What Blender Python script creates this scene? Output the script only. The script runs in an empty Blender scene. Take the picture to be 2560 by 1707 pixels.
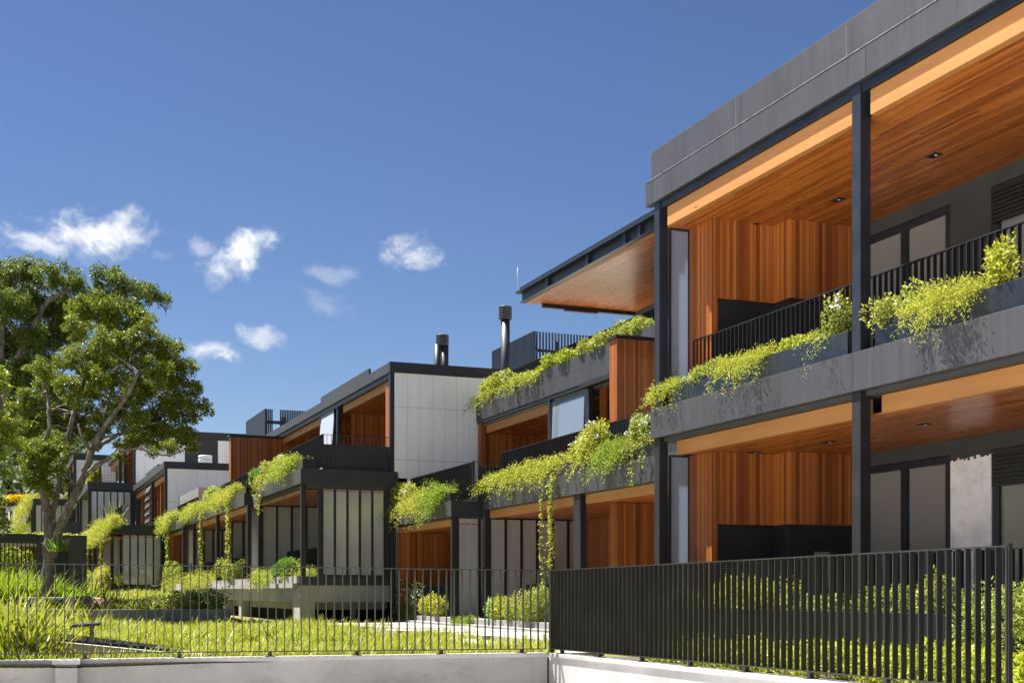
import bpy, math, random
import numpy as np
from mathutils import Vector

scene = bpy.context.scene
COL = scene.collection
R = math.radians
CAMZ = 1.65
TH = R(21.88)
CT, ST = math.cos(TH), math.sin(TH)
FPX = 3200.0      # focal length in photo pixels (45 mm lens on a 36 mm wide frame)
HOR = 1480.0      # horizon row of the photo

# ------------------------------------------------------------------ survey helpers
# The rows of houses run along +Y, the side walls along +X. These turn a measured
# point of the photo lying on a known wall plane into metres.
def on_x(px, X, py=HOR):
    a = (px - 1280) / FPX
    d = X / (a * CT + ST)
    return d * (CT - a * ST), CAMZ + (HOR - py) * d / FPX          # Y, Z
def on_y(px, Y, py=HOR):
    a = (px - 1280) / FPX
    d = Y / (CT - a * ST)
    return d * (a * CT + ST), CAMZ + (HOR - py) * d / FPX          # X, Z
def at_d(px, py, d):
    a = (px - 1280) / FPX
    return np.array([d * (a * CT + ST), d * (CT - a * ST), CAMZ + (HOR - py) * d / FPX])
def on_z(px, py, Z):
    p = at_d(px, py, (CAMZ - Z) * FPX / (py - HOR))
    return p[0], p[1]
def yx(px, X): return on_x(px, X)[0]
def xy(px, Y): return on_y(px, Y)[0]

# ------------------------------------------------------------------ object helpers
ORG = {}
def tag(o, label=None, cat=None, group=None, kind=None):
    if label: o['label'] = label
    if cat: o['category'] = cat
    if group: o['group'] = group
    if kind: o['kind'] = kind
    return o
def thing(name, label, cat, loc, group=None):
    o = bpy.data.objects.new(name, None)
    o.empty_display_size = .2
    o.location = loc
    COL.objects.link(o)
    ORG[o.name] = Vector(loc)
    return tag(o, label, cat, group)
def link_mesh(name, me, mat, parent=None, loc=None):
    o = bpy.data.objects.new(name, me)
    if mat is not None:
        me.materials.append(mat)
    COL.objects.link(o)
    if parent is not None:
        o.parent = parent
        ORG[o.name] = ORG[parent.name].copy()
        if loc is not None:
            o.location = Vector(loc) - ORG[parent.name]
            ORG[o.name] = Vector(loc)
    else:
        o.location = loc if loc is not None else (0, 0, 0)
        ORG[o.name] = Vector(o.location)
    return o

class MB:
    """collects boxes, prisms and tubes into one mesh"""
    def __init__(s): s.v = []; s.f = []; s.smooth = []
    def box(s, x0, x1, y0, y1, z0, z1):
        if x1 < x0: x0, x1 = x1, x0
        if y1 < y0: y0, y1 = y1, y0
        if z1 < z0: z0, z1 = z1, z0
        b = len(s.v)
        s.v += [(x0,y0,z0),(x1,y0,z0),(x1,y1,z0),(x0,y1,z0),(x0,y0,z1),(x1,y0,z1),(x1,y1,z1),(x0,y1,z1)]
        for q in ((0,3,2,1),(4,5,6,7),(0,1,5,4),(1,2,6,5),(2,3,7,6),(3,0,4,7)):
            s.f.append(tuple(b+i for i in q)); s.smooth.append(False)
        return s
    def hexa(s, pts):
        b = len(s.v); s.v += [tuple(p) for p in pts]
        for q in ((0,3,2,1),(4,5,6,7),(0,1,5,4),(1,2,6,5),(2,3,7,6),(3,0,4,7)):
            s.f.append(tuple(b+i for i in q)); s.smooth.append(False)
        return s
    def bar(s, p0, p1, w, h):
        """square bar between two points: w sideways, h upwards"""
        p0, p1 = Vector(p0), Vector(p1)
        d = (p1 - p0).normalized()
        sd = d.cross(Vector((0,0,1)))
        if sd.length < 1e-4: sd = Vector((1,0,0))
        sd.normalize(); up = sd.cross(d).normalized()
        o = [(-w/2,-h/2),(w/2,-h/2),(w/2,h/2),(-w/2,h/2)]
        b = len(s.v)
        for p in (p0, p1):
            for a, c in o: s.v.append(tuple(p + sd*a + up*c))
        for q in ((0,1,2,3),(7,6,5,4),(0,4,5,1),(1,5,6,2),(2,6,7,3),(3,7,4,0)):
            s.f.append(tuple(b+i for i in q)); s.smooth.append(False)
        return s
    def tube(s, pts, rad, n=10, cap=True):
        pts = [Vector(p) for p in pts]
        rings = []
        ref = Vector((0.3,1,0.1)).normalized()
        for i, p in enumerate(pts):
            t = (pts[min(i+1,len(pts)-1)] - pts[max(i-1,0)]).normalized()
            a = t.cross(ref)
            if a.length < .05: a = t.cross(Vector((1,0,0)))
            a.normalize(); b_ = t.cross(a).normalized()
            base = len(s.v)
            for k in range(n):
                an = 2*math.pi*k/n
                s.v.append(tuple(p + (a*math.cos(an) + b_*math.sin(an))*rad[i]))
            rings.append(base)
        for r0, r1 in zip(rings, rings[1:]):
            for k in range(n):
                s.f.append((r0+k, r0+(k+1)%n, r1+(k+1)%n, r1+k)); s.smooth.append(True)
        if cap:
            s.f.append(tuple(rings[0]+k for k in reversed(range(n)))); s.smooth.append(False)
            s.f.append(tuple(rings[-1]+k for k in range(n))); s.smooth.append(False)
        return s
    def build(s, name, mat, parent=None, loc=None, bevel=0):
        org = Vector(loc) if loc is not None else (ORG[parent.name] if parent is not None else Vector((0,0,0)))
        me = bpy.data.meshes.new(name)
        me.from_pydata([(x-org.x, y-org.y, z-org.z) for x,y,z in s.v], [], s.f)
        me.polygons.foreach_set('use_smooth', s.smooth)
        me.update()
        o = link_mesh(name, me, mat, parent, loc)
        if bevel:
            m = o.modifiers.new('bevel', 'BEVEL'); m.width = bevel; m.segments = 2; m.limit_method = 'ANGLE'
        return o
def part(name, mat, parent, x0,x1,y0,y1,z0,z1, bevel=0, label=None):
    o = MB().box(x0,x1,y0,y1,z0,z1).build(name, mat, parent, bevel=bevel)
    if label: o['label'] = label
    return o

# ------------------------------------------------------------------ materials
def new_mat(name):
    m = bpy.data.materials.new(name); m.use_nodes = True
    nt = m.node_tree; nt.nodes.clear()
    out = nt.nodes.new('ShaderNodeOutputMaterial')
    return m, nt, out
def N(nt, typ, **kw):
    n = nt.nodes.new(typ)
    for k, v in kw.items():
        if k == 'op': n.operation = v
        elif k.startswith('i_'):
            key = k[2:]
            key = int(key) if key.isdigit() else key.replace('_', ' ')
            n.inputs[key].default_value = v
        else: setattr(n, k, v)
    return n
def math_n(nt, op, a, b=None, clamp=False):
    n = nt.nodes.new('ShaderNodeMath'); n.operation = op; n.use_clamp = clamp
    for i, v in enumerate((a, b)):
        if v is None: continue
        if isinstance(v, (int, float)): n.inputs[i].default_value = v
        else: nt.links.new(v, n.inputs[i])
    return n.outputs[0]
def ramp(nt, fac, stops):
    n = nt.nodes.new('ShaderNodeValToRGB')
    e = n.color_ramp.elements
    while len(e) < len(stops): e.new(.5)
    for el, (p, c) in zip(e, stops):
        el.position = p; el.color = (*c, 1) if len(c) == 3 else c
    nt.links.new(fac, n.inputs[0])
    return n.outputs[0]
def mixc(nt, fac, a, b, mode='MIX'):
    n = nt.nodes.new('ShaderNodeMix'); n.data_type = 'RGBA'; n.blend_type = mode
    for i, v in ((0, fac), (6, a), (7, b)):
        if isinstance(v, (int, float)): n.inputs[i].default_value = v
        elif isinstance(v, tuple): n.inputs[i].default_value = (*v, 1)
        else: nt.links.new(v, n.inputs[i])
    return n.outputs[2]
def pos(nt):
    g = nt.nodes.new('ShaderNodeNewGeometry')
    s = nt.nodes.new('ShaderNodeSeparateXYZ')
    nt.links.new(g.outputs['Position'], s.inputs[0])
    return g.outputs['Position'], s.outputs[0], s.outputs[1], s.outputs[2]
def noise(nt, vec, scale, detail=4, rough=.55, sc3=None):
    if sc3 is not None:
        mp = nt.nodes.new('ShaderNodeMapping'); mp.inputs['Scale'].default_value = sc3
        nt.links.new(vec, mp.inputs['Vector']); vec = mp.outputs[0]
    n = nt.nodes.new('ShaderNodeTexNoise')
    n.inputs['Scale'].default_value = scale; n.inputs['Detail'].default_value = detail
    n.inputs['Roughness'].default_value = rough
    nt.links.new(vec, n.inputs['Vector'])
    return n.outputs['Fac']
def finish(nt, out, col, rough=.5, bump=None, bstr=.3, bdist=.01, spec=.5, metal=0.0):
    p = nt.nodes.new('ShaderNodeBsdfPrincipled')
    if isinstance(col, tuple): p.inputs['Base Color'].default_value = (*col, 1)
    else: nt.links.new(col, p.inputs['Base Color'])
    if isinstance(rough, (int, float)): p.inputs['Roughness'].default_value = rough
    else: nt.links.new(rough, p.inputs['Roughness'])
    p.inputs['Specular IOR Level'].default_value = spec
    p.inputs['Metallic'].default_value = metal
    if bump is not None:
        b = nt.nodes.new('ShaderNodeBump'); b.inputs['Strength'].default_value = bstr
        b.inputs['Distance'].default_value = bdist
        nt.links.new(bump, b.inputs['Height']); nt.links.new(b.outputs[0], p.inputs['Normal'])
    nt.links.new(p.outputs[0], out.inputs[0])
    return p

def mat_panel(name, base, rough=.55, streak=.35):
    """fibre cement cladding with faint vertical streaks and handling smears"""
    m, nt, out = new_mat(name)
    P, x, y, z = pos(nt)
    st = noise(nt, P, 1, 5, .7, (16, 16, .35))
    bl = noise(nt, P, 1.3, 5, .6)
    sm = noise(nt, P, 1, 6, .65, (2.2, 2.2, 3.5))
    f = math_n(nt, 'ADD', math_n(nt, 'MULTIPLY', st, .6), math_n(nt, 'MULTIPLY', bl, .4))
    lo = tuple(c*(1-streak) for c in base); hi = tuple(c*(1+streak) for c in base)
    c = ramp(nt, f, [(.3, lo), (.5, base), (.72, hi)])
    dr = noise(nt, P, 1, 4, .6, (7, 7, .45))
    drr = ramp(nt, dr, [(.56, (0,0,0)), (.74, (.75,.75,.75))])
    c = mixc(nt, drr, c, tuple(v*.38 for v in base))
    smr = ramp(nt, sm, [(.62, (0,0,0)), (.66, (.5,.5,.5)), (.7, (0,0,0))])
    c = mixc(nt, smr, c, tuple(v*1.5 for v in base))
    finish(nt, out, c, rough, bl, .15, .004)
    return m
def mat_metal(name, base, rough=.4):
    m, nt, out = new_mat(name)
    P, x, y, z = pos(nt)
    n = noise(nt, P, 3, 5)
    c = ramp(nt, n, [(.3, tuple(v*.75 for v in base)), (.7, tuple(v*1.3 for v in base))])
    r = math_n(nt, 'ADD', math_n(nt, 'MULTIPLY', n, .25), rough-.1)
    finish(nt, out, c, r, n, .05, .003)
    return m
def mat_timber(name, horiz, wplank=.072, tone=1.0, rough=.33, seed=0.0, var=.46):
    """oiled boards: vertical on walls, running along the row on soffits"""
    m, nt, out = new_mat(name)
    P, x, y, z = pos(nt)
    if horiz:
        u, v = x, y
    else:
        u, v = math_n(nt, 'ADD', x, y), z
    uu = math_n(nt, 'ADD', math_n(nt, 'DIVIDE', u, wplank), seed)
    idx = math_n(nt, 'FLOOR', uu); fr = math_n(nt, 'FRACT', uu)
    wn = nt.nodes.new('ShaderNodeTexWhiteNoise'); wn.noise_dimensions = '1D'
    nt.links.new(idx, wn.inputs['W'])
    seg = math_n(nt, 'FLOOR', math_n(nt, 'ADD', math_n(nt, 'DIVIDE', v, 2.4 if horiz else 60.0), math_n(nt, 'MULTIPLY', wn.outputs['Value'], 7.3)))
    cb = nt.nodes.new('ShaderNodeCombineXYZ'); nt.links.new(idx, cb.inputs[0]); nt.links.new(seg, cb.inputs[1])
    wn2 = nt.nodes.new('ShaderNodeTexWhiteNoise'); wn2.noise_dimensions = '2D'
    nt.links.new(cb.outputs[0], wn2.inputs['Vector'])
    cb2 = nt.nodes.new('ShaderNodeCombineXYZ')
    nt.links.new(math_n(nt, 'MULTIPLY', u, 55), cb2.inputs[0])
    nt.links.new(math_n(nt, 'MULTIPLY', v, 1.6), cb2.inputs[1])
    nt.links.new(math_n(nt, 'MULTIPLY', wn2.outputs['Value'], 50), cb2.inputs[2])
    gr = noise(nt, cb2.outputs[0], 1, 6, .65)
    f = math_n(nt, 'ADD', math_n(nt, 'ADD', math_n(nt, 'MULTIPLY', wn2.outputs['Value'], var), .23-var/2), math_n(nt, 'MULTIPLY', gr, .5))
    t = tone
    c = ramp(nt, f, [(.1, (.16*t,.038*t,.008*t)), (.34, (.26*t,.069*t,.012*t)), (.6, (.38*t,.110*t,.018*t)), (.92, (.52*t,.175*t,.034*t))])
    gv = math_n(nt, 'MULTIPLY', math_n(nt, 'GREATER_THAN', fr, .05), math_n(nt, 'LESS_THAN', fr, .97))
    c = mixc(nt, gv, (.03, .008, .003), c)
    h = math_n(nt, 'ADD', gv, math_n(nt, 'MULTIPLY', gr, .15))
    finish(nt, out, c, math_n(nt, 'ADD', math_n(nt, 'MULTIPLY', gr, .25), rough-.1), h, .5, .006, .35)
    return m
def mat_beam(name, c0, c1):
    m, nt, out = new_mat(name)
    P, x, y, z = pos(nt)
    g1 = noise(nt, P, 1, 6, .65, (14, .8, 14))
    g2 = noise(nt, P, 1.1, 3)
    kn = noise(nt, P, 1, 2, .5, (5, 2.3, 8))
    f = math_n(nt, 'ADD', math_n(nt, 'MULTIPLY', g1, .6), math_n(nt, 'MULTIPLY', g2, .4))
    c = ramp(nt, f, [(.3, c0), (.7, c1)])
    k = ramp(nt, kn, [(.70, (0,0,0)), (.76, (1,1,1))])
    c = mixc(nt, k, c, tuple(v*.35 for v in c0))
    finish(nt, out, c, .5, g1, .1, .003)
    return m
def mat_polycarb(name, base, rough, rib=.011, strength=.25):
    """twin-wall polycarbonate sheet: fine vertical ribs, milky"""
    m, nt, out = new_mat(name)
    P, x, y, z = pos(nt)
    u = math_n(nt, 'ADD', x, y)
    w = math_n(nt, 'SINE', math_n(nt, 'MULTIPLY', u, 2*math.pi/(rib*4)))
    n = noise(nt, P, 1, 4, .6, (9, 9, .5))
    bl = noise(nt, P, .7, 4)
    f = math_n(nt, 'ADD', math_n(nt, 'MULTIPLY', n, .5), math_n(nt, 'MULTIPLY', bl, .5))
    c = ramp(nt, f, [(.3, tuple(v*.82 for v in base)), (.7, tuple(min(.9, v*1.15) for v in base))])
    oi = nt.nodes.new('ShaderNodeObjectInfo')
    c = mixc(nt, 1.0, c, ramp(nt, oi.outputs['Random'], [(0, (.84,.84,.86)), (1, (1.12,1.1,1.06))]), 'MULTIPLY')
    w = math_n(nt, 'ADD', w, math_n(nt, 'MULTIPLY', noise(nt, P, 1.6, 2), 14.0))
    pr = finish(nt, out, c, rough, w, strength, .002, .5)
    pr.inputs['IOR'].default_value = 2.3 if base[0] < .6 else 1.5
    return m
def mat_sheet():
    m, nt, out = new_mat('translucent_sheet')
    P, x, y, z = pos(nt)
    w = math_n(nt, 'SINE', math_n(nt, 'MULTIPLY', x, 2*math.pi/.022))
    p = finish(nt, out, (.40, .43, .50), .12, w, .25, .002, .8)
    p.inputs['IOR'].default_value = 1.55; p.inputs['Transmission Weight'].default_value = .45
    t = nt.nodes.new('ShaderNodeBsdfTranslucent'); t.inputs[0].default_value = (.34, .38, .46, 1)
    mx = nt.nodes.new('ShaderNodeMixShader'); mx.inputs[0].default_value = .4
    nt.links.new(p.outputs[0], mx.inputs[1]); nt.links.new(t.outputs[0], mx.inputs[2]); nt.links.new(mx.outputs[0], out.inputs[0])
    return m
def mat_glass(name, base, rough=.04, spec=.9):
    m, nt, out = new_mat(name)
    P, x, y, z = pos(nt)
    n = noise(nt, P, .8, 2)
    finish(nt, out, base, rough, n, .03, .02, spec)
    return m
def mat_concrete(name, base, stain=.5, scale=1.0):
    m, nt, out = new_mat(name)
    P, x, y, z = pos(nt)
    a = noise(nt, P, .9*scale, 8, .62)
    b = noise(nt, P, 1, 7, .7, (1.6*scale, 1.6*scale, 4*scale))
    d = noise(nt, P, 1, 5, .6, (7*scale, 7*scale, .5*scale))
    fine = noise(nt, P, 60, 4, .6)
    c = ramp(nt, a, [(.3, tuple(v*.72 for v in base)), (.55, base), (.75, tuple(min(.9, v*1.12) for v in base))])
    s = ramp(nt, b, [(.54, (0,0,0)), (.74, (stain,)*3)])
    c = mixc(nt, s, c, tuple(v*.42 for v in base))
    s2 = ramp(nt, d, [(.58, (0,0,0)), (.78, (stain*.7,)*3)])
    c = mixc(nt, s2, c, (base[0]*.5, base[1]*.48, base[2]*.42))
    c = mixc(nt, .12, c, fine, 'OVERLAY')
    finish(nt, out, c, .85, fine, .2, .003, .3)
    return m
def mat_leaf(name, stops, trans=.35, rough=.5, hue_scale=3.0):
    m, nt, out = new_mat(name)
    g = nt.nodes.new('ShaderNodeNewGeometry')
    n = noise(nt, g.outputs['Position'], hue_scale, 3)
    f = math_n(nt, 'ADD', math_n(nt, 'MULTIPLY', g.outputs['Random Per Island'], .6), math_n(nt, 'MULTIPLY', n, .4))
    c = ramp(nt, f, stops)
    oi = nt.nodes.new('ShaderNodeObjectInfo')
    vr = ramp(nt, oi.outputs['Random'], [(0, (.88,.97,.8)), (.35, (1.08,1.04,1)), (.65, (1,1,.9)), (1, (1.2,1.08,1.2))])
    c = mixc(nt, 1.0, c, vr, 'MULTIPLY')
    p = nt.nodes.new('ShaderNodeBsdfPrincipled')
    nt.links.new(c, p.inputs['Base Color']); p.inputs['Roughness'].default_value = rough
    p.inputs['Specular IOR Level'].default_value = .2
    t = nt.nodes.new('ShaderNodeBsdfTranslucent'); nt.links.new(c, t.inputs[0])
    mx = nt.nodes.new('ShaderNodeMixShader'); mx.inputs[0].default_value = trans
    nt.links.new(p.outputs[0], mx.inputs[1]); nt.links.new(t.outputs[0], mx.inputs[2])
    nt.links.new(mx.outputs[0], out.inputs[0])
    return m
def mat_plain(name, base, rough=.6, var=.2, scale=4):
    m, nt, out = new_mat(name)
    P, x, y, z = pos(nt)
    n = noise(nt, P, scale, 5)
    c = ramp(nt, n, [(.3, tuple(v*(1-var) for v in base)), (.7, tuple(min(1, v*(1+var)) for v in base))])
    finish(nt, out, c, rough, n, .1, .005)
    return m

M = {}
M['fascia'] = mat_panel('charcoal_cladding', (.036, .0355, .040), .5)
M['fascia_dark_shade'] = mat_panel('dark_and_shade_side_cladding', (.019, .019, .023), .5)  # dark parts, and fascia faces turned from the sun with shade in the colour
M['steel'] = mat_metal('dark_blue_steel', (.010, .0125, .019), .38)
M['black'] = mat_metal('black_paint', (.0065, .0065, .008), .5)
M['fence'] = mat_metal('dark_bronze_paint', (.0105, .010, .0085), .45)
M['planter'] = mat_panel('navy_planter', (.016, .018, .022), .25, .4)
M['soffit'] = mat_timber('timber_soffit', True, .055, 1.1, .26)
M['twall'] = mat_timber('timber_wall', False, .058, .80, .38, 0.0, .72)
M['tbeam'] = mat_beam('timber_beam', (.33, .13, .03), (.43, .19, .05))
M['poly'] = mat_polycarb('grey_polycarbonate', (.37, .36, .355), .09)
M['sealant'] = mat_plain('pale_sealant', (.15, .15, .155), .7, .65, 7)
M['polyw'] = mat_polycarb('white_polycarbonate', (.90, .89, .93), .3, .014, .15)
M['blind'] = mat_glass('glass_over_blind', (.20, .19, .175), .12, .6)
M['sheet'] = mat_sheet()
M['darkpane'] = mat_glass('dark_pane', (.006, .007, .006), .05, .2)
M['palepane'] = mat_glass('glass_painted_reflection', (.15, .18, .22), .03, 1.0)  # pale blue-grey base stands in for what the glass reflects
M['curtain'] = mat_glass('glass_over_curtain', (.42, .43, .46), .08, .8)
M['glass'] = mat_glass('dark_glass', (.014, .016, .02), .03, .6)
M['gwall'] = mat_plain('dark_grey_render', (.036, .035, .033), .8, .15, 2)
M['whitepatch'] = mat_concrete('primer_white', (.80, .76, .74), .45, 2.2)
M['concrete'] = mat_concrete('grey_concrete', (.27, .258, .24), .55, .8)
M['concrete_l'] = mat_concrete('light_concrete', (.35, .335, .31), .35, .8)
M['coping'] = mat_concrete('coping_stone', (.33, .32, .30), .3, 1.5)
M['void'] = mat_plain('painted_basement_shade', (.008, .008, .008), .9)
M['soil'] = mat_plain('soil', (.06, .045, .03), .95, .4, 8)
M['roofing'] = mat_plain('roof_membrane', (.16, .16, .165), .8, .2, 1)
M['fern'] = mat_leaf('fern_leaf', [(.13, (0.176,0.104,0.04)), (.17, (0.16,0.192,0.016)), (.5, (0.304,0.336,0.032)), (.9, (0.464,0.464,0.08))], .45)
M['fernb'] = mat_leaf('fern_green_leaf', [(.1, (0.0912,0.152,0.0114)), (.5, (0.1824,0.2584,0.0228)), (.9, (0.2888,0.342,0.038))], .42)
M['shrub'] = mat_leaf('shrub_leaf', [(.13, (0.1672,0.0988,0.038)), (.17, (0.1216,0.1672,0.0228)), (.5, (0.2584,0.2964,0.0456)), (.9, (0.4104,0.418,0.114))], .35)
M['shrubg'] = mat_leaf('green_shrub_leaf', [(.1, (0.0456,0.1026,0.0171)), (.5, (0.114,0.2166,0.0285)), (.9, (0.2508,0.3648,0.057))], .35)
M['lime'] = mat_leaf('lime_leaf', [(.1, (0.192,0.24,0.0144)), (.5, (0.336,0.384,0.024)), (.9, (0.496,0.496,0.064))], .45, .45, .9)
M['vine'] = mat_leaf('vine_leaf', [(.1, (0.1672,0.2052,0.0228)), (.5, (0.2888,0.3192,0.038)), (.9, (0.3952,0.38,0.0608))], .4)
M['flower'] = mat_leaf('pale_flower', [(.1, (.55,.58,.8)), (.9, (.85,.85,.95))], .3)
M['yflower'] = mat_leaf('yellow_flower', [(.1, (.55,.38,.01)), (.9, (.75,.58,.02))], .3)
M['grass'] = mat_leaf('grass_blade', [(.14, (0.1824,0.1292,0.0532)), (.2, (0.1064,0.1596,0.00912)), (.5, (0.2584,0.2888,0.019)), (.8, (0.38,0.3648,0.0456)), (.95, (0.4712,0.4256,0.1216))], .4, .5, .8)
M['lily'] = mat_leaf('lily_leaf', [(.14, (0.076,0.1292,0.00912)), (.5, (0.2128,0.2736,0.0152)), (.9, (0.38,0.38,0.038))], .4, .45, .8)
M['sword'] = mat_leaf('sword_leaf', [(.1, (0.1216,0.1672,0.0152)), (.5, (0.2432,0.2736,0.0228)), (.9, (0.3952,0.3648,0.0456))], .4)
M['tree'] = mat_leaf('tree_leaf', [(.15, (0.04406,0.07344,0.007344)), (.5, (0.1249,0.1689,0.01175)), (.85, (0.2643,0.2791,0.02203))], .35, .45, .5)
M['moss'] = mat_leaf('mossy_leaf', [(.15, (0.0408,0.06677,0.008903)), (.5, (0.1113,0.1484,0.01632)), (.85, (0.23,0.2523,0.03709))], .35, .5, .4)
M['hangmoss'] = mat_leaf('hanging_moss', [(.1, (0.072,0.0648,0.0432)), (.9, (0.1872,0.1656,0.1152))], .3)
M['bright'] = mat_leaf('bright_leaf', [(.1, (0.076,0.1292,0.0076)), (.5, (0.1672,0.2432,0.0152)), (.9, (0.304,0.3192,0.0228))], .45, .45, .6)
M['wood_far'] = mat_leaf('hill_leaf', [(.1, (0.0288,0.0504,0.018)), (.5, (0.072,0.1008,0.0288)), (.9, (0.1584,0.1728,0.0504))], .3, .6, .05)
def mat_bark():
    m, nt, out = new_mat('bark')
    P, x, y, z = pos(nt)
    a = noise(nt, P, 1, 6, .7, (9, 9, 2.5)); b = noise(nt, P, 2.2, 5, .6)
    c = ramp(nt, a, [(.3, (.05,.04,.033)), (.55, (.155,.13,.11)), (.75, (.34,.31,.28))])
    l = ramp(nt, b, [(.58, (0,0,0)), (.66, (.6,.6,.6))])
    c = mixc(nt, l, c, (.38,.37,.34))
    finish(nt, out, c, .9, a, .6, .03, .2)
    return m
M['bark'] = mat_bark()
def mat_ground():
    m, nt, out = new_mat('garden_ground')
    P, x, y, z = pos(nt)
    a = noise(nt, P, .5, 6); b = noise(nt, P, 6, 6, .7)
    c = ramp(nt, a, [(.35, (.10,.11,.02)), (.55, (.16,.15,.05)), (.7, (.13,.09,.05))])
    c = mixc(nt, .5, c, b, 'OVERLAY')
    finish(nt, out, c, .95, b, .5, .03, .1)
    return m
M['ground'] = mat_ground()
M['street'] = mat_concrete('bounce_light_paving', (.78,.775,.79), .12, .3)  # paleness added to the street to bounce light onto shaded walls
M['asphalt'] = mat_plain('asphalt', (.05,.05,.05), .9, .3, 20)
M['pave'] = mat_concrete('paving', (.30,.29,.27), .35, 1.0)
M['pave_l'] = mat_concrete('pale_bounce_deck', (.62,.56,.50), .2, 1.0)  # pale so the added deck throws light upward
M['mulch'] = mat_plain('mulch', (.30,.19,.12), .95, .5, 12)
M['acgrey'] = mat_plain('painted_grey', (.30,.31,.33), .5, .1)
M['plaster'] = mat_plain('white_plaster', (.66,.64,.62), .8, .1, 1)
M['galv'] = mat_plain('pale_metal', (.6,.62,.62), .4, .1)
M['greenpost'] = mat_plain('green_plastic', (.02,.22,.10), .5, .1)

# ------------------------------------------------------------------ world, sun, camera
SUN = Vector((-.31, .38, 1.0)).normalized()
def build_world():
    w = bpy.data.worlds.new('World'); scene.world = w; w.use_nodes = True
    nt = w.node_tree; nt.nodes.clear()
    out = nt.nodes.new('ShaderNodeOutputWorld')
    bg = nt.nodes.new('ShaderNodeBackground'); bg.inputs[1].default_value = SKY_STR
    sky = nt.nodes.new('ShaderNodeTexSky'); sky.sky_type = 'NISHITA'; sky.sun_disc = False
    sky.sun_elevation = math.asin(SUN.z); sky.sun_rotation = math.atan2(SUN.x, SUN.y)
    sky.air_density = 1.0; sky.dust_density = .2; sky.ozone_density = 5.0; sky.altitude = 0
    tc = nt.nodes.new('ShaderNodeTexCoord')
    sp = nt.nodes.new('ShaderNodeSeparateXYZ'); nt.links.new(tc.outputs['Generated'], sp.inputs[0])
    az = math_n(nt, 'ARCTAN2', sp.outputs[0], sp.outputs[1])
    el = math_n(nt, 'ARCSINE', sp.outputs[2])
    cb = nt.nodes.new('ShaderNodeCombineXYZ'); nt.links.new(az, cb.inputs[0]); nt.links.new(el, cb.inputs[1])
    V = cb.outputs[0]
    n1 = nt.nodes.new('ShaderNodeTexNoise'); n1.inputs['Scale'].default_value = 16
    n1.inputs['Detail'].default_value = 4; n1.inputs['Roughness'].default_value = .6
    nt.links.new(V, n1.inputs['Vector'])
    dv = nt.nodes.new('ShaderNodeVectorMath'); dv.operation = 'MULTIPLY_ADD'
    nt.links.new(n1.outputs['Color'], dv.inputs[0]); dv.inputs[1].default_value = (.05,.04,0); dv.inputs[2].default_value = (-.025,-.02,0)
    ad = nt.nodes.new('ShaderNodeVectorMath'); ad.operation = 'ADD'
    nt.links.new(V, ad.inputs[0]); nt.links.new(dv.outputs[0], ad.inputs[1])
    V2 = ad.outputs[0]
    nz = noise(nt, V2, 38, 10, .62, (1, 1.25, 1))
    total = None
    for (px, py, rx, ry, rot, k) in CLOUDS:
        p = at_d(px, py, 1.0) - np.array([0,0,CAMZ]); p = p/np.linalg.norm(p)
        a0, e0 = math.atan2(p[0], p[1]), math.asin(p[2])
        mp = nt.nodes.new('ShaderNodeMapping'); mp.vector_type = 'TEXTURE'
        mp.inputs['Location'].default_value = (a0, e0, 0); mp.inputs['Rotation'].default_value = (0,0,R(rot))
        mp.inputs['Scale'].default_value = (rx/FPX*.93, ry/FPX*.93, 1)
        nt.links.new(V2, mp.inputs['Vector'])
        ln = nt.nodes.new('ShaderNodeVectorMath'); ln.operation = 'LENGTH'; nt.links.new(mp.outputs[0], ln.inputs[0])
        fall = math_n(nt, 'SUBTRACT', 1.0, math_n(nt, 'POWER', ln.outputs['Value'], 1.6))
        fall = math_n(nt, 'MAXIMUM', fall, -1.2)
        den = math_n(nt, 'ADD', math_n(nt, 'MULTIPLY', fall, .8), math_n(nt, 'MULTIPLY', math_n(nt, 'SUBTRACT', nz, .47), 2.7))
        mr = nt.nodes.new('ShaderNodeMapRange'); mr.interpolation_type = 'SMOOTHSTEP'
        mr.inputs['From Min'].default_value = 0.0; mr.inputs['From Max'].default_value = 1.15
        mr.inputs['To Max'].default_value = k
        nt.links.new(den, mr.inputs['Value'])
        gate = math_n(nt, 'GREATER_THAN', 1.7, ln.outputs['Value'])
        v = math_n(nt, 'MULTIPLY', mr.outputs[0], gate)
        total = v if total is None else math_n(nt, 'MAXIMUM', total, v)
    gm = nt.nodes.new('ShaderNodeGamma'); gm.inputs[1].default_value = 1.3
    nt.links.new(sky.outputs[0], gm.inputs[0])
    tint = mixc(nt, 1.0, gm.outputs[0], (.32, .28, .275), 'MULTIPLY')
    ccol = mixc(nt, math_n(nt, 'POWER', total, 1.6), (3.2, 3.5, 4.1), CLOUD_COL)
    c = mixc(nt, total, tint, ccol)
    nt.links.new(c, bg.inputs[0]); nt.links.new(bg.outputs[0], out.inputs[0])
CLOUDS = [(225, 585, 185, 74, 8, 1.0), (90, 612, 130, 42, 0, .85), (590, 628, 140, 48, 22, 1.0), (505, 670, 34, 40, 0, .4), (498, 600, 40, 34, 20, .5),
          (1022, 632, 105, 50, -8, .97), (840, 690, 80, 28, 10, .35), (815, 765, 70, 32, -15, .4), (655, 835, 85, 34, -8, .7), (535, 882, 80, 34, -8, .9), (410, 640, 30, 22, 0, .35),
          (-300, 500, 200, 60, 0, .9)]
SKY_STR = .058
CLOUD_COL = (5.0, 5.05, 5.15)
build_world()
sl = bpy.data.lights.new('sun', 'SUN'); sl.energy = 5.0; sl.angle = R(.5); sl.color = (1, .965, .91)
so = bpy.data.objects.new('sun', sl); COL.objects.link(so)
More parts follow.
